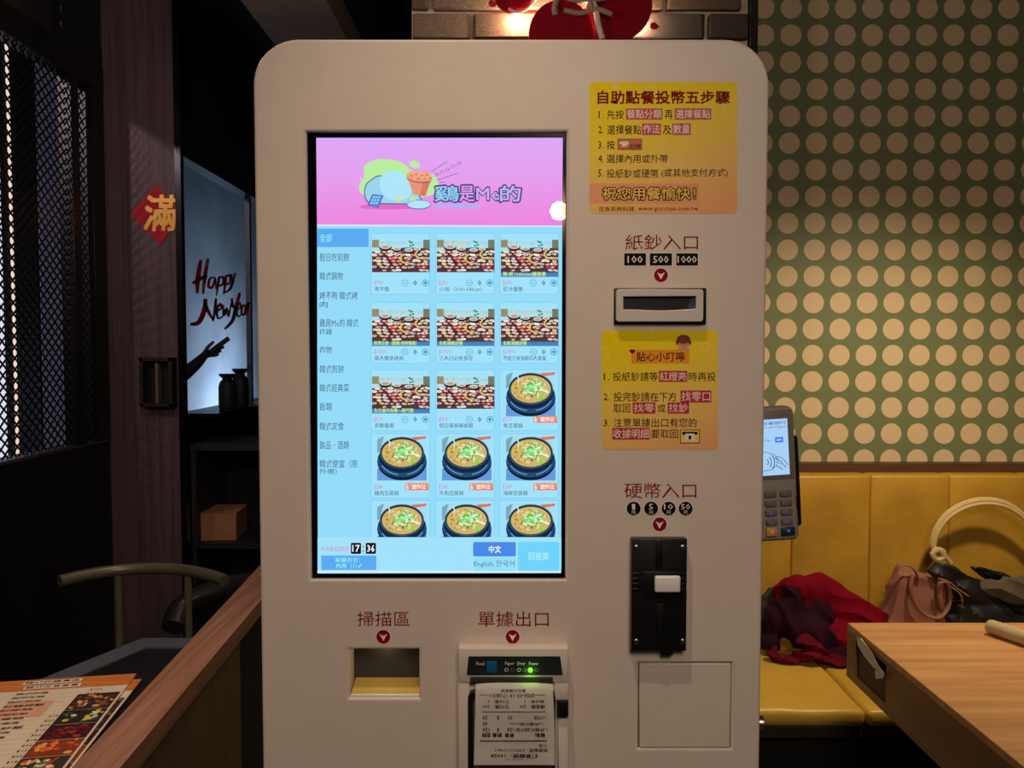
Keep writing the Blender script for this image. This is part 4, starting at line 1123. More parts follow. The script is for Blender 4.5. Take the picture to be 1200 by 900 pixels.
# ---- receipt: a paper strip that leaves the mouth and curls outwards
rc = thing('receipt', 'long white printed paper receipt curling out of the printer mouth', 'receipt', at(600, 800, YP - .003))
PT = [(800, YP - .0012), (803, YP - .005), (815, YP - .009), (835, YP - .013), (860, YP - .016), (880, YP - .0185), (896.5, YP - .021)]
def rec_y(py):
    for (p0, q0), (p1, q1) in zip(PT, PT[1:]):
        if py <= p1: t = max(0, (py - p0) / (p1 - p0)); return q0 + (q1 - q0) * t
    return PT[-1][1]
def rec_edges(py):
    t = (py - 800) / 97
    return 557.5 - 2.2 * t, 647.5 + 2.5 * math.sin(min(1, t * 1.3) * PI / 2)
PAPER = mat('receipt_paper', (246, 238, 232), .6, vary=.02)
bm = bmesh.new()
rowsv = []
NR, NC = 22, 8
for i in range(NR + 1):
    py = 800 + 96.5 * i / NR; e0, e1 = rec_edges(py)
    rowsv.append([bm.verts.new(at(e0 + (e1 - e0) * j / NC, py, rec_y(py) + .0022 * (2 * j / NC - 1) ** 2)) for j in range(NC + 1)])
for a, b in zip(rowsv, rowsv[1:]):
    for j in range(NC): bm.faces.new((a[j], a[j + 1], b[j + 1], b[j]))
bmesh.ops.solidify(bm, geom=bm.faces[:], thickness=0.00012)
from_bm(bm, 'paper', PAPER, rc, True)
def rfn(px, py, layer):
    e0, e1 = rec_edges(py); t = (px - e0) / (e1 - e0)
    return at(px, py, rec_y(py) + .0022 * (2 * t - 1) ** 2 - .0004 - .0001 * layer)
s = Sheet(rfn)
TI = mat('thermal_ink', (44, 30, 34), .6)
def rt(t, x0, x1, y0, y1, b=.0): s.text(t, x0, y0, x1, y1, TI, 1, bold=.03 if b else .015, rot180=True, res=1)
rt('歡迎光臨謝謝', 587, 616, 807.5, 811.5)
rt('------2026-03-14 17:28:31------', 562.5, 638.5, 813, 817.5, .01)
rt('應找零：0', 614, 638, 820, 824); rt('已找零：0', 571.5, 596, 820, 824)
rt('總金額：200', 609, 638.5, 826, 830.5, .01); rt('已付款：200', 566, 596, 826, 830.5, .01)
for i in range(15): s.rect(564.5 + 5 * i, 833.7, 569.6 + 5 * i, 834.6, TI, 1)
rt('2.打包盒', 626, 640, 839, 843.5); rt('20', 595, 600.5, 839, 843.5, .01); rt('1', 583, 584.5, 839, 843.5, .01); rt('20', 565.5, 571, 839, 843.5, .01)
rt('1x炸雞石鍋(+60)', 597, 636, 846, 850.5); rt('60', 565.5, 571, 846, 850.5, .01)
rt('1.炸雞石鍋拌飯', 604, 641, 853, 857.5); rt('120', 594, 602, 853, 857.5, .01); rt('1', 583, 584.5, 853, 857.5, .01); rt('120', 565.5, 573.5, 853, 857.5, .01)
rt('餐點', 627, 639, 859, 864, .01); rt('單價', 592, 602.5, 859, 864, .01); rt('數量', 577, 588, 859, 864, .01); rt('金額', 565, 575, 859, 864, .01)
for i in range(26): s.rect(562.5 + 3.02 * i, 867.4, 565 + 3.02 * i, 869.2, TI, 1)
rt('外帶', 631.5, 641, 871.5, 875.5); rt('收據編號：DMCC0179801', 580, 642, 877, 881.5); rt('訂單編號：10028', 575.5, 630, 883.5, 888.5, .015); rt('20:26:10', 593, 613, 889.5, 891)
s.build('receipt_print', rc)
# ================================================================== CARD TERMINAL on the side bracket
tc0 = at(901.5, 557, 1.0)
term = thing('card_terminal', 'grey card payment terminal with lit screen at the right edge of the kiosk', 'card reader', tc0)
MT = Matrix.Translation(tc0) @ Matrix.Rotation(R(-3.6), 4, 'Y')
TG = mat('terminal_grey', (160, 148, 138), .4); TD = mat('terminal_dark', (130, 120, 112), .35)
def tb(name, x0, z0, x1, z1, yf, yb, m, par, bevel=.0, seg=2):
    return box(name, (x0, yf, z0), (x1, yb, z1), m, par, bevel, seg, mat=MT)
mm = .001
o = tb('terminal_body', -36 * mm, -86 * mm, 36 * mm, 86 * mm, 0.0, .028, TG, term, .008, 3)
tb('side_cradle', 30 * mm, -70 * mm, 42 * mm, 48 * mm, .006, .034, BLACK, term, .005, 2)
tb('dark_fascia', -32 * mm, -6 * mm, 32 * mm, 82 * mm, -.0008, .002, TD, term, .0008)
tsd = tb('terminal_screen', -28 * mm, 0 * mm, 25.5 * mm, 71 * mm, -.0016, 0, emat((172, 212, 252), .95, 'terminal_screen_glow'), term)
def tfn(x, y, layer): return MT @ Vector((x * mm, -.0018 - .00015 * layer, -y * mm))
s = Sheet(tfn); BLI = emat((30, 60, 120)); DKI = emat((24, 34, 60)); BLB = emat((30, 100, 230))
s.text('國泰世華銀行', -22, -68, 24, -64, DKI, 1, res=1); s.text('Cathay United Bank', -18, -62, 23, -59.5, DKI, 1, bold=.01, res=1)
s.text('Pay', -4, -46, 3, -43, BLB, 1, res=1); s.rect(9, -48, 19, -41.5, BLB, 1); s.rect(10.5, -46, 17.5, -45, emat((190, 220, 255)), 2); s.rect(10.5, -44.4, 17.5, -43.4, emat((190, 220, 255)), 2)
for r_ in (5, 9, 13): s.line([(-6 + r_ * math.cos(R(a)), -17 + r_ * math.sin(R(a))) for a in range(-42, 43, 12)], .9, DKI, 1)
s.line([(-20, -26), (-8, -31), (6, -27), (11, -20), (9, -12), (2, -7), (-14, -5)], .6, DKI, 1)
s.line([(7, -22), (14, -18), (21, -9)], .8, DKI, 1); s.line([(9, -12), (14, -9), (17, -6)], .8, DKI, 1); s.line([(8, -24), (16, -22), (24, -12)], .7, DKI, 1); s.line([(10, -17), (16, -13)], .6, DKI, 1)
s.build('screen_picture', tsd)
KEY = mat('key_grey', (116, 108, 102), .5)
for r_ in range(4):
    for c_ in range(3):
        x = -19.5 + c_ * 19.5 ; z = -24 - r_ * 12
        k_ = tb('key', (x - 7.5) * mm, (z - 4.2) * mm, (x + 7.5) * mm, (z + 4.2) * mm, -.003, .001, KEY, term, .0022, 2)
        s = Sheet(lambda px, py, layer: MT @ Vector((px * mm, -.0032 - .0001 * layer, -py * mm)))
        t_ = ('123', '456', '789', '*0#')[r_][c_]
        s.text(t_, x - 2.4, -z - 2, x + .2, -z + 2, emat((72, 70, 180), .9) if r_ > 1 else mat('key_ink', (130, 126, 124), .5), 1, bold=.01, res=1)
        s.build('key_digit', k_)
for x, m_, w_, lab in ((-20, mat('key_red', (170, 20, 24), .4), 7, 'red cancel key'), (-1, mat('key_yellow', (226, 160, 40), .4), 7, 'yellow key'), (20, mat('key_green', (8, 62, 40), .4), 9, 'dark green confirm key')):
    k_ = tb('key', (x - w_) * mm, -78 * mm, (x + w_) * mm, -67 * mm, -.0032, .001, m_, term, .002, 2); k_['label'] = lab
    s = Sheet(lambda px, py, layer: MT @ Vector((px * mm, -.0034 - .0001 * layer, -py * mm))); s.text('○' if x > 0 else '<', x - 1.6, 70, x + 1.6, 73, emat((120, 110, 250), 1.0), 1, bold=.03, res=1); s.build('key_digit', k_)
tb('chip_slot', 33 * mm, -44 * mm, 36.6 * mm, -30 * mm, -.0004, .004, BLACK, term)
box('terminal_bracket', (0.2355, 1.034, tc0.z - .03), (tc0.x + .01, 1.044, tc0.z + .03), BLACK, kiosk, .001)

# ================================================================== RED NEON-STYLE SIGN on the brick wall
sg = thing('wall_sign', 'red lobed wall sign with a taupe character, lit from behind on the brick wall', 'sign', at(680, 10, YW - .04))
YSG = YW - 0.065
def sfn(y): return lambda px, py: (lambda p: (p.x, p.z))(at(px, py, y))
S_ = sfn(YSG)
def lobe(cx, cy, rx, ry, rot=0, n=40):
    return [S_(cx + rx * math.cos(R(a * 360 / n)) * math.cos(R(rot)) - ry * math.sin(R(a * 360 / n)) * math.sin(R(rot)),
               cy + rx * math.cos(R(a * 360 / n)) * math.sin(R(rot)) + ry * math.sin(R(a * 360 / n)) * math.cos(R(rot))) for a in range(n)][::-1]
SR = mat('sign_red_acrylic', (150, 4, 30), .6, vary=.02, spec=.1); SC = mat('sign_cream_edge', (250, 226, 204), .5)
def lb(cx, cy, rx, ry, rot, y, m=SR):
    plate('sign_lobe', lobe(cx, cy, rx, ry, rot), [], y, y + .014, m, sg, .002, 2)
lb(658, 40, 38.5, 41, 0, YSG); lb(727, 3, 38.5, 41, 15, YSG + .016); lb(716, 46, 28, 32, 0, YSG + .020); lb(602, -12, 24, 26, 0, YSG + .008); lb(664, -50, 46, 44, 0, YSG + .018)
def bar(pts, wpx, y, m, name, y2=None):
    bm = bmesh.new()
    q_ = smooth_path([at(x_, y_, y) for x_, y_ in pts], 6)
    tube(bm, q_, wpx * y / F / 2, 8)
    from_bm(bm, name, m, sg, True)
bar([(690, -10), (697, 8), (701, 28), (706, 46)], 7, YSG - .004, SC, 'cream_rod')
bar([(596, 10), (606, 14), (618, 10), (630, -4)], 3, YSG - .002, SC, 'cream_rod')
TP = mat('sign_taupe_paint', (176, 150, 128), .5)
for pts, w_ in (([(659, -30), (655, -8), (650, 8), (651, 18)], 6.5), ([(661, 12), (680, 15.5), (700, 11), (717, 17)], 6), ([(684, -26), (690, -6), (694, 12)], 6.5), ([(668, 0), (684, 1), (710, -2)], 5.5), ([(668, -18), (690, -18), (712, -20)], 5.5)):
    bar(pts, w_, YSG - .008, TP, 'character_stroke')
for px, py in ((577, 4), (766.5, 30)):
    bm = bmesh.new()
    pts = [at(px + 4.6 * (1 - t / 14) * math.cos(t * .9), py + 3.6 * (1 - t / 14) * math.sin(t * .9), YSG + .004) for t in range(11)]
    tube(bm, pts, .005, 6); from_bm(bm, 'curl', mat('sign_bright_red', (200, 20, 30), .4), sg, True)
bm = bmesh.new()
for px, py in ((658, 20), (725, 0), (602, -8)):
    p = at(px, py, YSG + .02); tube(bm, [p, (p.x, YW + .012, p.z)], .006, 8)
from_bm(bm, 'standoff', STEEL, sg)
for (px, py, e_) in ((636, 24, 3.0), (690, 26, 3.0), (750, 26, 3.0), (606, 22, 2.6), (680, -60, 4)):
    p = at(px, py, YW - 0.028)
    lamp('sign_backlight', 'POINT', p, None, e_, (1.0, .74, .46), .012)

# ================================================================== BENCH (booth seat)
YB, YSF = 2.60, 2.03
zbt = at(1000, 557.5, YB).z
zseat = 0.455
bench = thing('booth_bench', 'mustard yellow leather booth bench along the dotted wall', 'bench', (1.6, 2.3, 0))
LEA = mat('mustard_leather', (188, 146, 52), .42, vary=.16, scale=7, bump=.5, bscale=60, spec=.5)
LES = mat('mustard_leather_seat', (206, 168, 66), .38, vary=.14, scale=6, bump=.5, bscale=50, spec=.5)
seams = [928, 1020, 1112, 1204, 1296, 1388]
xl_ = br + .03
xsb = [xl_] + [at(p_, 620, YB).x for p_ in seams] + [2.45]
for a, b in zip(xsb, xsb[1:]):
    bm = bmesh.new()
    bx(bm, (a + .0004, YB, zseat - .02), (b - .0004, YD - .003, zbt), .007, 0, seg=3)
    bmesh.ops.subdivide_edges(bm, edges=[e for e in bm.edges if e.calc_length() > .1], cuts=5, use_grid_fill=True)
    for v in bm.verts:
        if v.co.y < YB + .02:
            v.co.y += noise.noise(v.co * 6) * .006 - .004 * math.sin(PI * min(1, max(0, (v.co.x - a) / (b - a))))
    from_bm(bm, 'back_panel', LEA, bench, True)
zsb = at(1000, 853, YSF).z
xss = [.40, at(1016, 845, YSF).x, at(1200, 845, YSF).x, 2.0, 2.45]
for a, b in zip(xss, xss[1:]):
    bm = bmesh.new()
    bx(bm, (a + .0004, YSF, zsb), (b - .0004, YB - .002, zseat), .016, 0, seg=4)
    bmesh.ops.subdivide_edges(bm, edges=[e for e in bm.edges if e.calc_length() > .12], cuts=6, use_grid_fill=True)
    for v in bm.verts:
        if v.co.z > zseat - .02: v.co.z += noise.noise(v.co * 7) * .006 + .006 * math.sin(PI * (v.co.x - a) / (b - a))
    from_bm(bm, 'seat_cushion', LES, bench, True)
box('plinth_rail', (.40, YSF + .012, at(1000, 865, YSF + .012).z), (2.45, YB, zsb - .0005), wood('bench_rail_wood', (44, 36, 30), (70, 58, 46), 'X'), bench, .002)
box('plinth', (.40, YSF + .05, 0), (2.45, YB, at(1000, 865, YSF + .012).z - .0005), BLACKM, bench)
struct('trim_5', (br + .022, YD - .05, zbt + .0005), (2.49, YD - .001, zbt + .030), wood('trim_wood_dark', (66, 44, 30), (92, 64, 44), 'X', .5))

# ---- red garment heap
RED1 = mat('crimson_wool', (122, 8, 34), .95, vary=.2, scale=14, bump=.6, bscale=600, spec=.1)
PUR = mat('plum_lining', (46, 12, 32), .9, vary=.35, scale=12, bump=.5, bscale=300, spec=.15)
BROWN = mat('brown_cloth', (60, 44, 30), .9, vary=.2)
coat = thing('folded_coat', 'crimson coat with plum lining heaped on the yellow bench', 'coat', at(960, 770, 2.2))
def my(y): return 2.33 + (y - 2.10) * .62
def B(px, py, y, rx, ry, rz, *rot):
    y2 = my(y); k = y2 / y
    return (at(px, py, y2), (rx * k, ry * .7, rz * k), *rot)
blob('coat_outer', [B(962, 702, 2.33, .10, .07, .075, 12), B(1000, 718, 2.32, .12, .07, .062, 32), B(928, 710, 2.34, .05, .06, .09, -10), B(1024, 746, 2.30, .06, .06, .04, 30), B(995, 755, 2.22, .12, .09, .05, 20), B(935, 690, 2.29, .045, .045, .045, -25)], RED1, coat, .006, .012, 9, .016, fdir=(.5, .3, 1), ff=38)
blob('coat_lining', [B(925, 716, 2.24, .042, .06, .085, 8), B(948, 742, 2.19, .085, .07, .05, 25), B(908, 730, 2.24, .03, .05, .055), B(902, 752, 2.22, .03, .05, .03), B(985, 775, 2.16, .085, .07, .04, 15), B(960, 720, 2.25, .05, .05, .05, 35)], PUR, coat, .006, .010, 11, .020, fdir=(1, .2, .5), ff=55)
blob('coat_sleeve', [B(920, 773, 2.13, .045, .05, .014, 4), B(950, 766, 2.11, .05, .05, .017, -12), B(980, 775, 2.10, .05, .045, .020, 14), B(945, 752, 2.12, .034, .03, .018, 20), B(960, 760, 2.10, .03, .03, .018, 40), B(905, 765, 2.13, .022, .03, .012, -50)], mat('wine_cloth', (96, 10, 36), .9, vary=.4, scale=18, bump=.5, bscale=300, spec=.15), coat, .005, .008, 14, .016, fdir=(.6, .5, 1.4), ff=70)
tag(blob('brown_garment', [B(900, 716, 2.39, .04, .03, .08, 20), B(894, 740, 2.39, .04, .03, .05)], BROWN, None, .008, .006, 10, .006), 'dark brown cloth bundle between the kiosk and the crimson coat on the bench', 'clothes')

# ---- dusty pink bag
PINK = mat('dusty_pink_canvas', (150, 104, 92), .85, vary=.14, scale=10, bump=.5, bscale=400, spec=.2)
bag = thing('tote_bag', 'dusty pink canvas tote bag with two short handles on the bench', 'bag', at(1075, 760, 2.3))
YT = my(2.27)
blob('bag_body', [B(1066, 684, 2.33, .035, .03, .025), B(1094, 730, 2.31, .05, .05, .05)], PINK, bag, .006, .006, 12, .010, 3,
     prisms=[([at(x_, y_, YT) for x_, y_ in ((1040, 735), (1052, 692), (1060, 676), (1080, 676), (1100, 682), (1112, 690), (1118, 720), (1122, 772), (1034, 772))], (0.004, .085, .004))], fdir=(.8, 0, .6), ff=42)
def strap(name, pts, y, rad, m, par, flat=.35, n=8):
    bm = bmesh.new()
    q_ = smooth_path([at(x_, y_, my(y if isinstance(y, float) else yy)) for (x_, y_, *r_), yy in zip(pts, (y if not isinstance(y, float) else [y] * len(pts)))], 6)
    tube(bm, q_, rad, n, flat=flat)
    return from_bm(bm, name, m, par, True)
strap('handle', [(1069, 674), (1067, 690), (1071, 706), (1082, 719), (1098, 724), (1109, 715), (1113, 700), (1110, 684), (1102, 683), (1101, 700), (1103, 712)], [2.25, 2.235, 2.23, 2.228, 2.225, 2.228, 2.23, 2.24, 2.235, 2.23, 2.232], .011, PINK, bag, .5)
strap('handle', [(1049, 670), (1054, 663), (1064, 662), (1072, 668), (1076, 678)], [2.27, 2.26, 2.26, 2.26, 2.27], .009, PINK, bag, .5)

# ---- dark jacket and grey scarf, cream handled bag
JK = mat('black_nylon', (14, 15, 18), .55, vary=.2, bump=.4, bscale=60)
GRY = mat('grey_brown_knit', (92, 80, 66), .9, vary=.2, bump=.6, bscale=300)
jk = tag(blob('black_jacket', [B(1110, 672, 2.27, .06, .05, .035, 10), B(1135, 690, 2.27, .09, .06, .04, 25), B(1150, 725, 2.26, .11, .07, .06), B(1125, 720, 2.25, .03, .05, .05), B(1190, 740, 2.24, .11, .07, .05), B(1210, 735, 2.28, .1, .06, .07), B(1165, 756, 2.22, .12, .08, .03), B(1210, 756, 2.22, .1, .08, .03), B(1165, 675, 2.33, .08, .04, .02, 20)], JK, None, .006, .010, 10, .018, fdir=(.7, .3, 1.2), ff=48), 'crumpled black jacket lying beside the pink tote on the bench', 'jacket')
tag(blob('grey_scarf', [B(1165, 690, 2.24, .05, .035, .032, 10), B(1190, 692, 2.24, .07, .04, .045), B(1225, 694, 2.26, .08, .05, .05)], GRY, None, .006, .008, 9, .012, fdir=(.3, .2, 1.4), ff=60), 'grey-brown knitted scarf on the black jacket at the right edge', 'scarf')
cb = thing('shoulder_bag', 'black shoulder bag with an arched cream rope handle against the bench back', 'bag', at(1160, 700, 2.42))
blob('bag_body', [B(1160, 715, 2.40, .14, .045, .085), B(1225, 712, 2.40, .10, .045, .10), B(1180, 742, 2.40, .16, .05, .05)], JK, cb, .010, .006, 8, .005)
CRMR = mat('cream_leather_handle', (206, 182, 130), .5, bump=.3)
arc = [(1100, 652), (1093, 640), (1096, 622), (1108, 604), (1126, 592), (1148, 586), (1172, 588), (1192, 598), (1210, 616), (1222, 640), (1226, 668)]
strap('handle', arc, 2.40, .0095, CRMR, cb, 1.0)
strap('handle', [(x_ + (2 if i else 0), y_ + 4.5) for i, (x_, y_) in enumerate(arc)], 2.388, .006, CRMR, cb, 1.0)
strap('knot', [(1092, 650), (1097, 644), (1105, 646), (1106, 653), (1098, 656), (1093, 650), (1100, 645), (1110, 655), (1114, 660)], 2.372, .008, CRMR, cb, 1.0)
strap('key_strap', [(1100, 678), (1112, 682), (1122, 690), (1134, 698)], 2.20, .007, PINK, cb, .4)
bm = bmesh.new(); tube(bm, smooth_path([at(1114, 687, 2.385), at(1124, 694, 2.385), at(1128, 704, 2.385), at(1126, 712, 2.385)], 5), .003, 6); from_bm(bm, 'metal_clasp', STEEL, cb, True)

# ================================================================== TABLE on the right
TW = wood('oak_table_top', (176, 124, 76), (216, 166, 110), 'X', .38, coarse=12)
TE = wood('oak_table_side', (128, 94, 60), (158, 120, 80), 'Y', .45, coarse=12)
xt = at(993, 733.5, 1.86).x; yt1 = 1.86; yt0 = 1.02; ZT = .75; ZA = .622
tbl = thing('dining_table', 'light oak dining table with a side compartment at lower right', 'table', (1.35, 1.45, 0))
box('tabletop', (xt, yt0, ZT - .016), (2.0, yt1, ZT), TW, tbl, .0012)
ya, yb_ = 1.663, 1.812; za, zb_ = .640, .727
SD = .02
bm = bmesh.new()
for lo, hi in (((xt, yt0, ZA), (xt + SD, ya, ZT - .0165)), ((xt, yb_, ZA), (xt + SD, yt1, ZT - .0165)), ((xt, ya, ZA), (xt + SD, yb_, za)), ((xt, ya, zb_), (xt + SD, yb_, ZT - .0165))): bx(bm, lo, hi)
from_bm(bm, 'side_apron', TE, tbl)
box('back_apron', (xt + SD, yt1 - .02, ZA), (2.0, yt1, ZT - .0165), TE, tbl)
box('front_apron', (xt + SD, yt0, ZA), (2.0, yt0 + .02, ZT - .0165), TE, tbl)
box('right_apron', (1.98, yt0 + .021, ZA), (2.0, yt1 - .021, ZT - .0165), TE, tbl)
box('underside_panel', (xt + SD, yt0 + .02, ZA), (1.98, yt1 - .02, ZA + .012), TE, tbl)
box('compartment', (xt + SD + .001, ya - .004, za - .004), (xt + SD + .12, yb_ + .004, zb_ + .002), BLACKM, tbl)
for x_ in (1.2, 1.75): box('leg', (x_, 1.40, .03), (x_ + .08, 1.48, ZA), BLACK, tbl, .004)
box('foot_plate', (1.12, 1.25, 0), (1.9, 1.63, .03), BLACK, tbl, .005)
bxp = tag(box('tissue_box', (xt + .004, ya + .004, za + .001), (xt + SD - .001, yb_ - .004, zb_ - .024), mat('plum_card', (52, 26, 48), .5), None, .001), 'dark plum tissue pack inside the side compartment of the oak table', 'tissue pack')
nk = thing('paper_napkin', 'pale folded paper strip hanging out of the table compartment', 'napkin', at(1015, 765, 1.7))
bm = bmesh.new()
def XT(px, py, o_): return atx(px, py, xt - o_)
prism(bm, [XT(1003.5, 746, .002), XT(1009, 748.5, .004), XT(1021, 764, .006), XT(1030, 782, .008), XT(1025, 784, .008), XT(1012, 768, .006), XT(1005, 756, .004)], (.0012, 0, 0))
prism(bm, [XT(1029, 780, .010), XT(1036, 789, .010), XT(1034, 795, .010), XT(1026, 795.5, .010), XT(1025.5, 786, .010)], (.0012, 0, 0))
prism(bm, [XT(1012, 769, .005), XT(1015, 767.5, .005), XT(1021, 769, .005), XT(1019, 772, .005)], (.0012, 0, 0))
from_bm(bm, 'folded_paper', mat('napkin_paper', (246, 236, 196), .7), nk)
# beige roll on the table
a = atz(1158, 742, ZT); b = atz(1240, 770, ZT)
rr = .0165
pa, pb = Vector((a.x, a.y, ZT + rr + .0005)), Vector((b.x, b.y, ZT + rr + .0005))
d_ = (pb - pa).normalized()
bm = bmesh.new()
tube(bm, [pa, pa + d_ * .002, pa + d_ * .005, pa + d_ * .010, pa + d_ * .2, pa + d_ * .40, pa + d_ * .405], [rr * .7, rr * .88, rr * .96, rr, rr, rr, rr * .8], 24)
tag(from_bm(bm, 'foam_roll', mat('beige_foam', (188, 168, 130), .8, bump=.4, bscale=300), None, True), 'beige padded roll lying on the oak table', 'roll')

# ================================================================== LEFT: partition, tables, menus, chair
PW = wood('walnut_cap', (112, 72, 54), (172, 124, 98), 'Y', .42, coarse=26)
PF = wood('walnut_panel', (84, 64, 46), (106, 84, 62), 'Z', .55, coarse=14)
ZC = .90
# cap edges traced on its own plane
c1, c2 = atz(281, 688, ZC), atz(95, 888, ZC)          # left edge
e1, e2 = atz(302.7, 706.7, ZC), atz(142, 898, ZC)     # right edge
def on(p, q, y): t = (y - p.y) / (q.y - p.y); return p.lerp(q, t)
yn, yf_ = .60, 2.15
pt = thing('partition', 'low partition with a walnut cap rail between the kiosk and the dark table', 'partition', (-.5, 1.3, 0))
bm = bmesh.new()
l0, l1, r0, r1 = on(c1, c2, yn), on(c1, c2, yf_), on(e1, e2, yn), on(e1, e2, yf_)
prism(bm, [l0, l1, r1, r0], (0, 0, -.03))
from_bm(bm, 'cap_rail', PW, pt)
yp = 1.43
q0, q1, q2_, q3 = on(c1, c2, yn) + Vector((.006, 0, -.0305)), on(c1, c2, yp) + Vector((.006, 0, -.0305)), on(e1, e2, yp) + Vector((-.004, 0, -.0305)), on(e1, e2, yn) + Vector((-.004, 0, -.0305))
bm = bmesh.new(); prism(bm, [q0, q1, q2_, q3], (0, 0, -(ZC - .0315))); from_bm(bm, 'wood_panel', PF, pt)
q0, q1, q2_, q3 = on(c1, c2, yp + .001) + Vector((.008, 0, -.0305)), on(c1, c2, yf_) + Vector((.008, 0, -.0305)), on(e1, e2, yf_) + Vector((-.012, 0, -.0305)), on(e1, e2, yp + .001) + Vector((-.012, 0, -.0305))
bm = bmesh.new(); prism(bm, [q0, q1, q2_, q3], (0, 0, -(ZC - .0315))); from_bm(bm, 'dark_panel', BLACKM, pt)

# dark table
ZD = .75
dt = thing('dark_table', 'dark grey table with a raised rim behind the partition', 'table', (-.85, 1.4, 0))
P = [atz(167, 747.5, ZD), atz(47, 796, ZD)]
fr_ = on(c1, c2, P[0].y).x - .004
far_r = Vector((fr_, P[0].y, ZD)); near_r = Vector((on(c1, c2, 1.0).x - .004, 1.0, ZD))
dirl = (P[1] - P[0])
nl = P[0] + dirl * 1.35
near_l = Vector((nl.x, 1.0, ZD))
outp = [P[0], far_r, near_r, near_l, nl]
cen = sum(outp, Vector()) / len(outp)
rimw = .055
def inset(poly, w_):
    out = []; n = len(poly)
    for i in range(n):
        a, b, c = poly[i - 1], poly[i], poly[(i + 1) % n]
        def off(p, q):
            d = (q - p).normalized(); nrm = Vector((-d.y, d.x, 0))
            if (cen - p).dot(nrm) < 0: nrm = -nrm
            return p + nrm * w_, q + nrm * w_
        (p1, p2), (p3, p4) = off(a, b), off(b, c)
        d1, d2 = p2 - p1, p4 - p3
        den = d1.x * d2.y - d1.y * d2.x
        t = ((p3.x - p1.x) * d2.y - (p3.y - p1.y) * d2.x) / den
        out.append(p1 + d1 * t)
    return out
inn = inset(outp, rimw)
bm = bmesh.new()
n = len(outp)
for i in range(n):
    j = (i + 1) % n
    prism(bm, [outp[i], outp[j], inn[j], inn[i]], (0, 0, -.03))
from_bm(bm, 'rim', mat('slate_rim', (86, 88, 98), .45, vary=.25, scale=200), dt)
bm = bmesh.new(); prism(bm, [p + Vector((0, 0, -.003)) for p in inset(outp, rimw + .0005)], (0, 0, -.02)); from_bm(bm, 'table_surface', mat('dark_table_glass', (22, 23, 27), .3, vary=.5, scale=8), dt)
box('leg', (-.95, 1.35, .02), (-.87, 1.43, ZD - .03), BLACK, dt, .004); box('foot_plate', (-1.15, 1.15, 0), (-.67, 1.63, .02), BLACK, dt, .004)

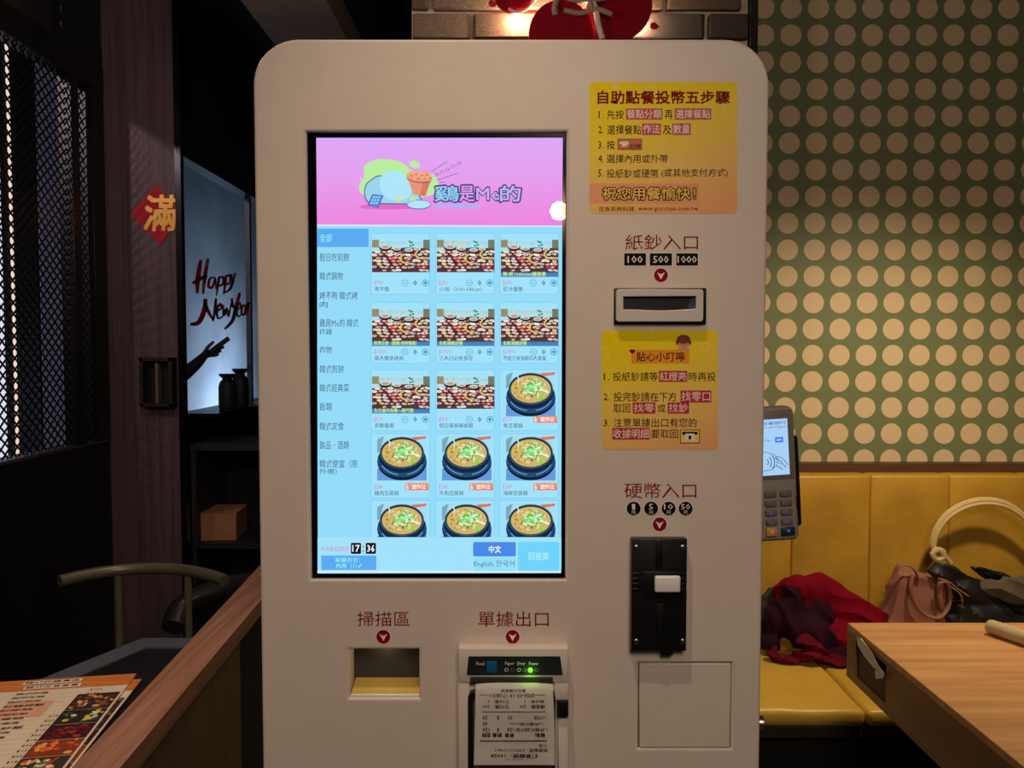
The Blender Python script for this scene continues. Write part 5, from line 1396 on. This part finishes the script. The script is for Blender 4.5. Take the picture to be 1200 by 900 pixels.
# menus
def menu(name, TR, ang, W_, H_, z, lab, seed):
    u = Vector((math.cos(ang), math.sin(ang), 0)); v = Vector((math.sin(ang), -math.cos(ang), 0))   # u to the right, v towards the reader
    TL = Vector((TR.x, TR.y, z)) - u * W_
    t = thing(name, lab, 'menu', TL + u * W_ / 2 + v * H_ / 2, 'menus on the dark table')
    bm = bmesh.new(); prism(bm, [TL, TL + u * W_, TL + u * W_ + v * H_, TL + v * H_], (0, 0, .0025)); from_bm(bm, 'card', mat('menu_card', (232, 214, 186), .5, vary=.03), t)
    def fn(px, py, layer): return TL + u * px * .001 + v * py * .001 + Vector((0, 0, .0028 + .00015 * layer))
    s = Sheet(fn); rnd = random.Random(seed)
    W, H = W_ * 1000, H_ * 1000
    ORW = wood('menu_orange_wood', (190, 96, 30), (236, 150, 70), 'X', .5, coarse=30)
    NAVY = mat('menu_navy', (34, 36, 66), .5); MI = mat('menu_ink', (70, 56, 56), .5); SAL = mat('menu_salmon', (232, 170, 140), .5); WH = mat('menu_white', (246, 240, 230), .5)
    s.rect(0, 0, W, 52, ORW, 1)
    s.rect(W - 200, 8, W - 96, 22, WH, 2); s.text('韓式炸雞專區', W - 197, 10, W - 99, 20, NAVY, 3, bold=.02, res=1)
    s.rect(W - 190, 31, W - 90, 45, WH, 2); s.text('韓式定食套餐', W - 187, 33, W - 93, 43, NAVY, 3, bold=.02, res=1)
    names = ['韓式炸雞', '起司年糕', '辣炒豬肉', '石鍋拌飯', '部隊鍋', '海鮮煎餅', '豆腐鍋', '人蔘雞湯', '泡菜炒飯', '銅盤烤肉']
    s.rect(W - 190, 104, W - 110, 168, SAL, 1)
    y = 62; k = 0
    while y < H - 10:
        for x0, wd in ((W - 192, 56), (12, 60)):
            if x0 < 20 and y > H - 10: continue
            b_ = k % 5 == 3
            s.text(names[(k + (0 if x0 > 20 else 4)) % 10], x0, y, x0 + (wd if not b_ else wd + 14), y + (8 if not b_ else 10), NAVY if b_ else MI, 3, bold=.02, res=1)
            pxr = x0 + (96 if y > 150 or x0 < 20 else 128)
            s.text('$%d' % rnd.choice([180, 150, 260, 190, 220]), pxr, y + 1, pxr + 22, y + 8, MI, 3, bold=.01, res=1)
            s.rect(x0, y + 13, pxr + 20, y + 13.6, SAL, 2)
        y += 17.5; k += 1
    # photographs of dishes down the right side
    def photo(x0, y0, x1, y1, base, cols, n):
        s.rect(x0, y0, x1, y1, mat('menu_photo_base_%d_%d_%d' % base, base, .5), 2)
        for i in range(n):
            c = rnd.choice(cols); rx = rnd.uniform(3, 9); ry = rnd.uniform(2.5, 6)
            s.ell(rnd.uniform(x0 + rx, x1 - rx), rnd.uniform(y0 + rx, y1 - rx), rx, ry, mat('menu_photo_%d_%d_%d' % c, c, .5), 3 + i * .05, n=8, rot=rnd.uniform(0, 180))
    xr0 = W - 78
    br_ = [(196, 140, 84), (150, 90, 50), (222, 180, 120), (90, 56, 36)]
    photo(xr0, 84, W - 4, 150, (60, 36, 26), br_, 40)
    photo(xr0, 152, W - 4, 206, (40, 36, 30), [(236, 190, 40), (70, 90, 40), (222, 220, 190), (50, 40, 34), (230, 210, 90)], 26)
    photo(xr0, 208, W - 4, 262, (60, 14, 16), [(120, 20, 26), (90, 16, 20), (170, 50, 40), (60, 14, 16)], 36)
    photo(xr0, 264, W - 4, 318, (140, 60, 24), [(236, 130, 50), (226, 100, 36), (250, 176, 96), (170, 60, 30)], 34)
    photo(xr0, 320, W - 4, min(H - 4, 374), (60, 50, 40), [(226, 150, 60), (90, 140, 50), (200, 70, 40), (240, 220, 190)], 30)
    s.build('menu_print', t)
    return t
zt_ = ZD + .0003
TR = atz(166, 795.5, zt_ + .003); d_ = (atz(82, 905, zt_) - TR)
ang = math.atan2(d_.x, -d_.y)
menu('menu_sheet', TR, ang, .44, .38, zt_, 'lower orange-headed menu card, its right edge showing under the other', 2)
TR2 = atz(160, 789.5, zt_ + .006)
menu('menu_sheet', TR2, ang + R(1.2), .44, .38, zt_ + .0036, 'topmost printed menu card with dish photos on the dark table', 4)

# chair behind the dark table
CM = mat('chair_olive_metal', (128, 122, 98), .35, .35, vary=.08)
ch = thing('metal_chair', 'olive metal tube-back chair behind the dark table', 'chair', (-.93, 2.08, 0))
zc_ = .82
pts = [atz(70, 681, zc_ - 0.002), atz(100, 674, zc_), atz(140, 668, zc_), atz(180, 666, zc_), atz(215, 668, zc_), atz(245, 674, zc_), atz(263, 680, zc_ - .002)]
bm = bmesh.new(); tube(bm, smooth_path(pts, 6), .0150, 16); from_bm(bm, 'back_rail', CM, ch, True)
for i, (px, yy) in enumerate(((138, 668), (220, 669))):
    p = atz(px, yy, zc_)
    bm = bmesh.new(); tube(bm, [(p.x, p.y, zc_ - .01), (p.x, p.y + .002, .45)], .0095, 12); from_bm(bm, 'back_post', CM, ch, True)
pc = atz(180, 668, zc_)
bm = bmesh.new(); lathe(bm, [(.17, .43), (.185, .44), (.185, .455), (.17, .465)], (pc.x, pc.y - .16, 0), 28); from_bm(bm, 'seat', BLACK, ch, True)
for sx, sy in ((-1, -1), (1, -1), (-1, 1), (1, 1)):
    bm = bmesh.new(); tube(bm, [(pc.x + sx * .13, pc.y - .16 + sy * .12, .43), (pc.x + sx * .18, pc.y - .16 + sy * .16, 0)], .011, 10); from_bm(bm, 'leg', CM, ch, True)
# second chair: dark, to the right behind it
c2_ = thing('dark_stool', 'dark padded chair with a curved back beside the olive chair', 'chair', (-.70, 2.36, 0))
p = at(250, 700, 2.42)
bm = bmesh.new()
tube(bm, smooth_path([(p.x - .10, 2.36, .56), (p.x - .09, 2.43, .61), (p.x + .03, 2.47, .65), (p.x + .14, 2.45, .66), (p.x + .22, 2.40, .62)], 5), .035, 12)
from_bm(bm, 'backrest', mat('dark_vinyl', (42, 42, 42), .35), c2_, True)
for sx in (-1, 1):
    bm = bmesh.new(); tube(bm, [(p.x + sx * .08 + .04, 2.44, .62), (p.x + sx * .10, 2.43, .44)], .010, 10); from_bm(bm, 'back_post', BLACK, c2_, True)
bm = bmesh.new(); lathe(bm, [(.16, .42), (.18, .43), (.18, .46), (.16, .47)], (p.x, 2.34, 0), 24); from_bm(bm, 'seat', mat('dark_vinyl', (42, 42, 42), .35), c2_, True)
for sx, sy in ((-1, -1), (1, -1), (-1, 1), (1, 1)):
    bm = bmesh.new(); tube(bm, [(p.x + sx * .11, 2.34 + sy * .11, .42), (p.x + sx * .14, 2.34 + sy * .14, 0)], .011, 10); from_bm(bm, 'leg', BLACK, c2_, True)

# ================================================================== globe lamp behind the viewer (its reflection shows on the screen)
g = at(655.5, 247, .93); d = g - EYE; d.y = -d.y
tt = (0.93 + 1.5) / .93
gp = Vector((g.x, .93, g.z)) + d * tt
gl_ = thing('globe_lamp', 'small round pendant lamp behind the viewer, mirrored on the touchscreen', 'lamp', gp)
bm = bmesh.new(); bmesh.ops.create_uvsphere(bm, u_segments=24, v_segments=16, radius=.040, matrix=Matrix.Translation(gp)); from_bm(bm, 'globe', emat((255, 214, 170), 55, 'warm_bulb'), gl_, True)
bm = bmesh.new(); tube(bm, [gp + Vector((0, 0, .038)), (gp.x, gp.y, 3.0)], .003, 6); from_bm(bm, 'cord', BLACK, gl_)
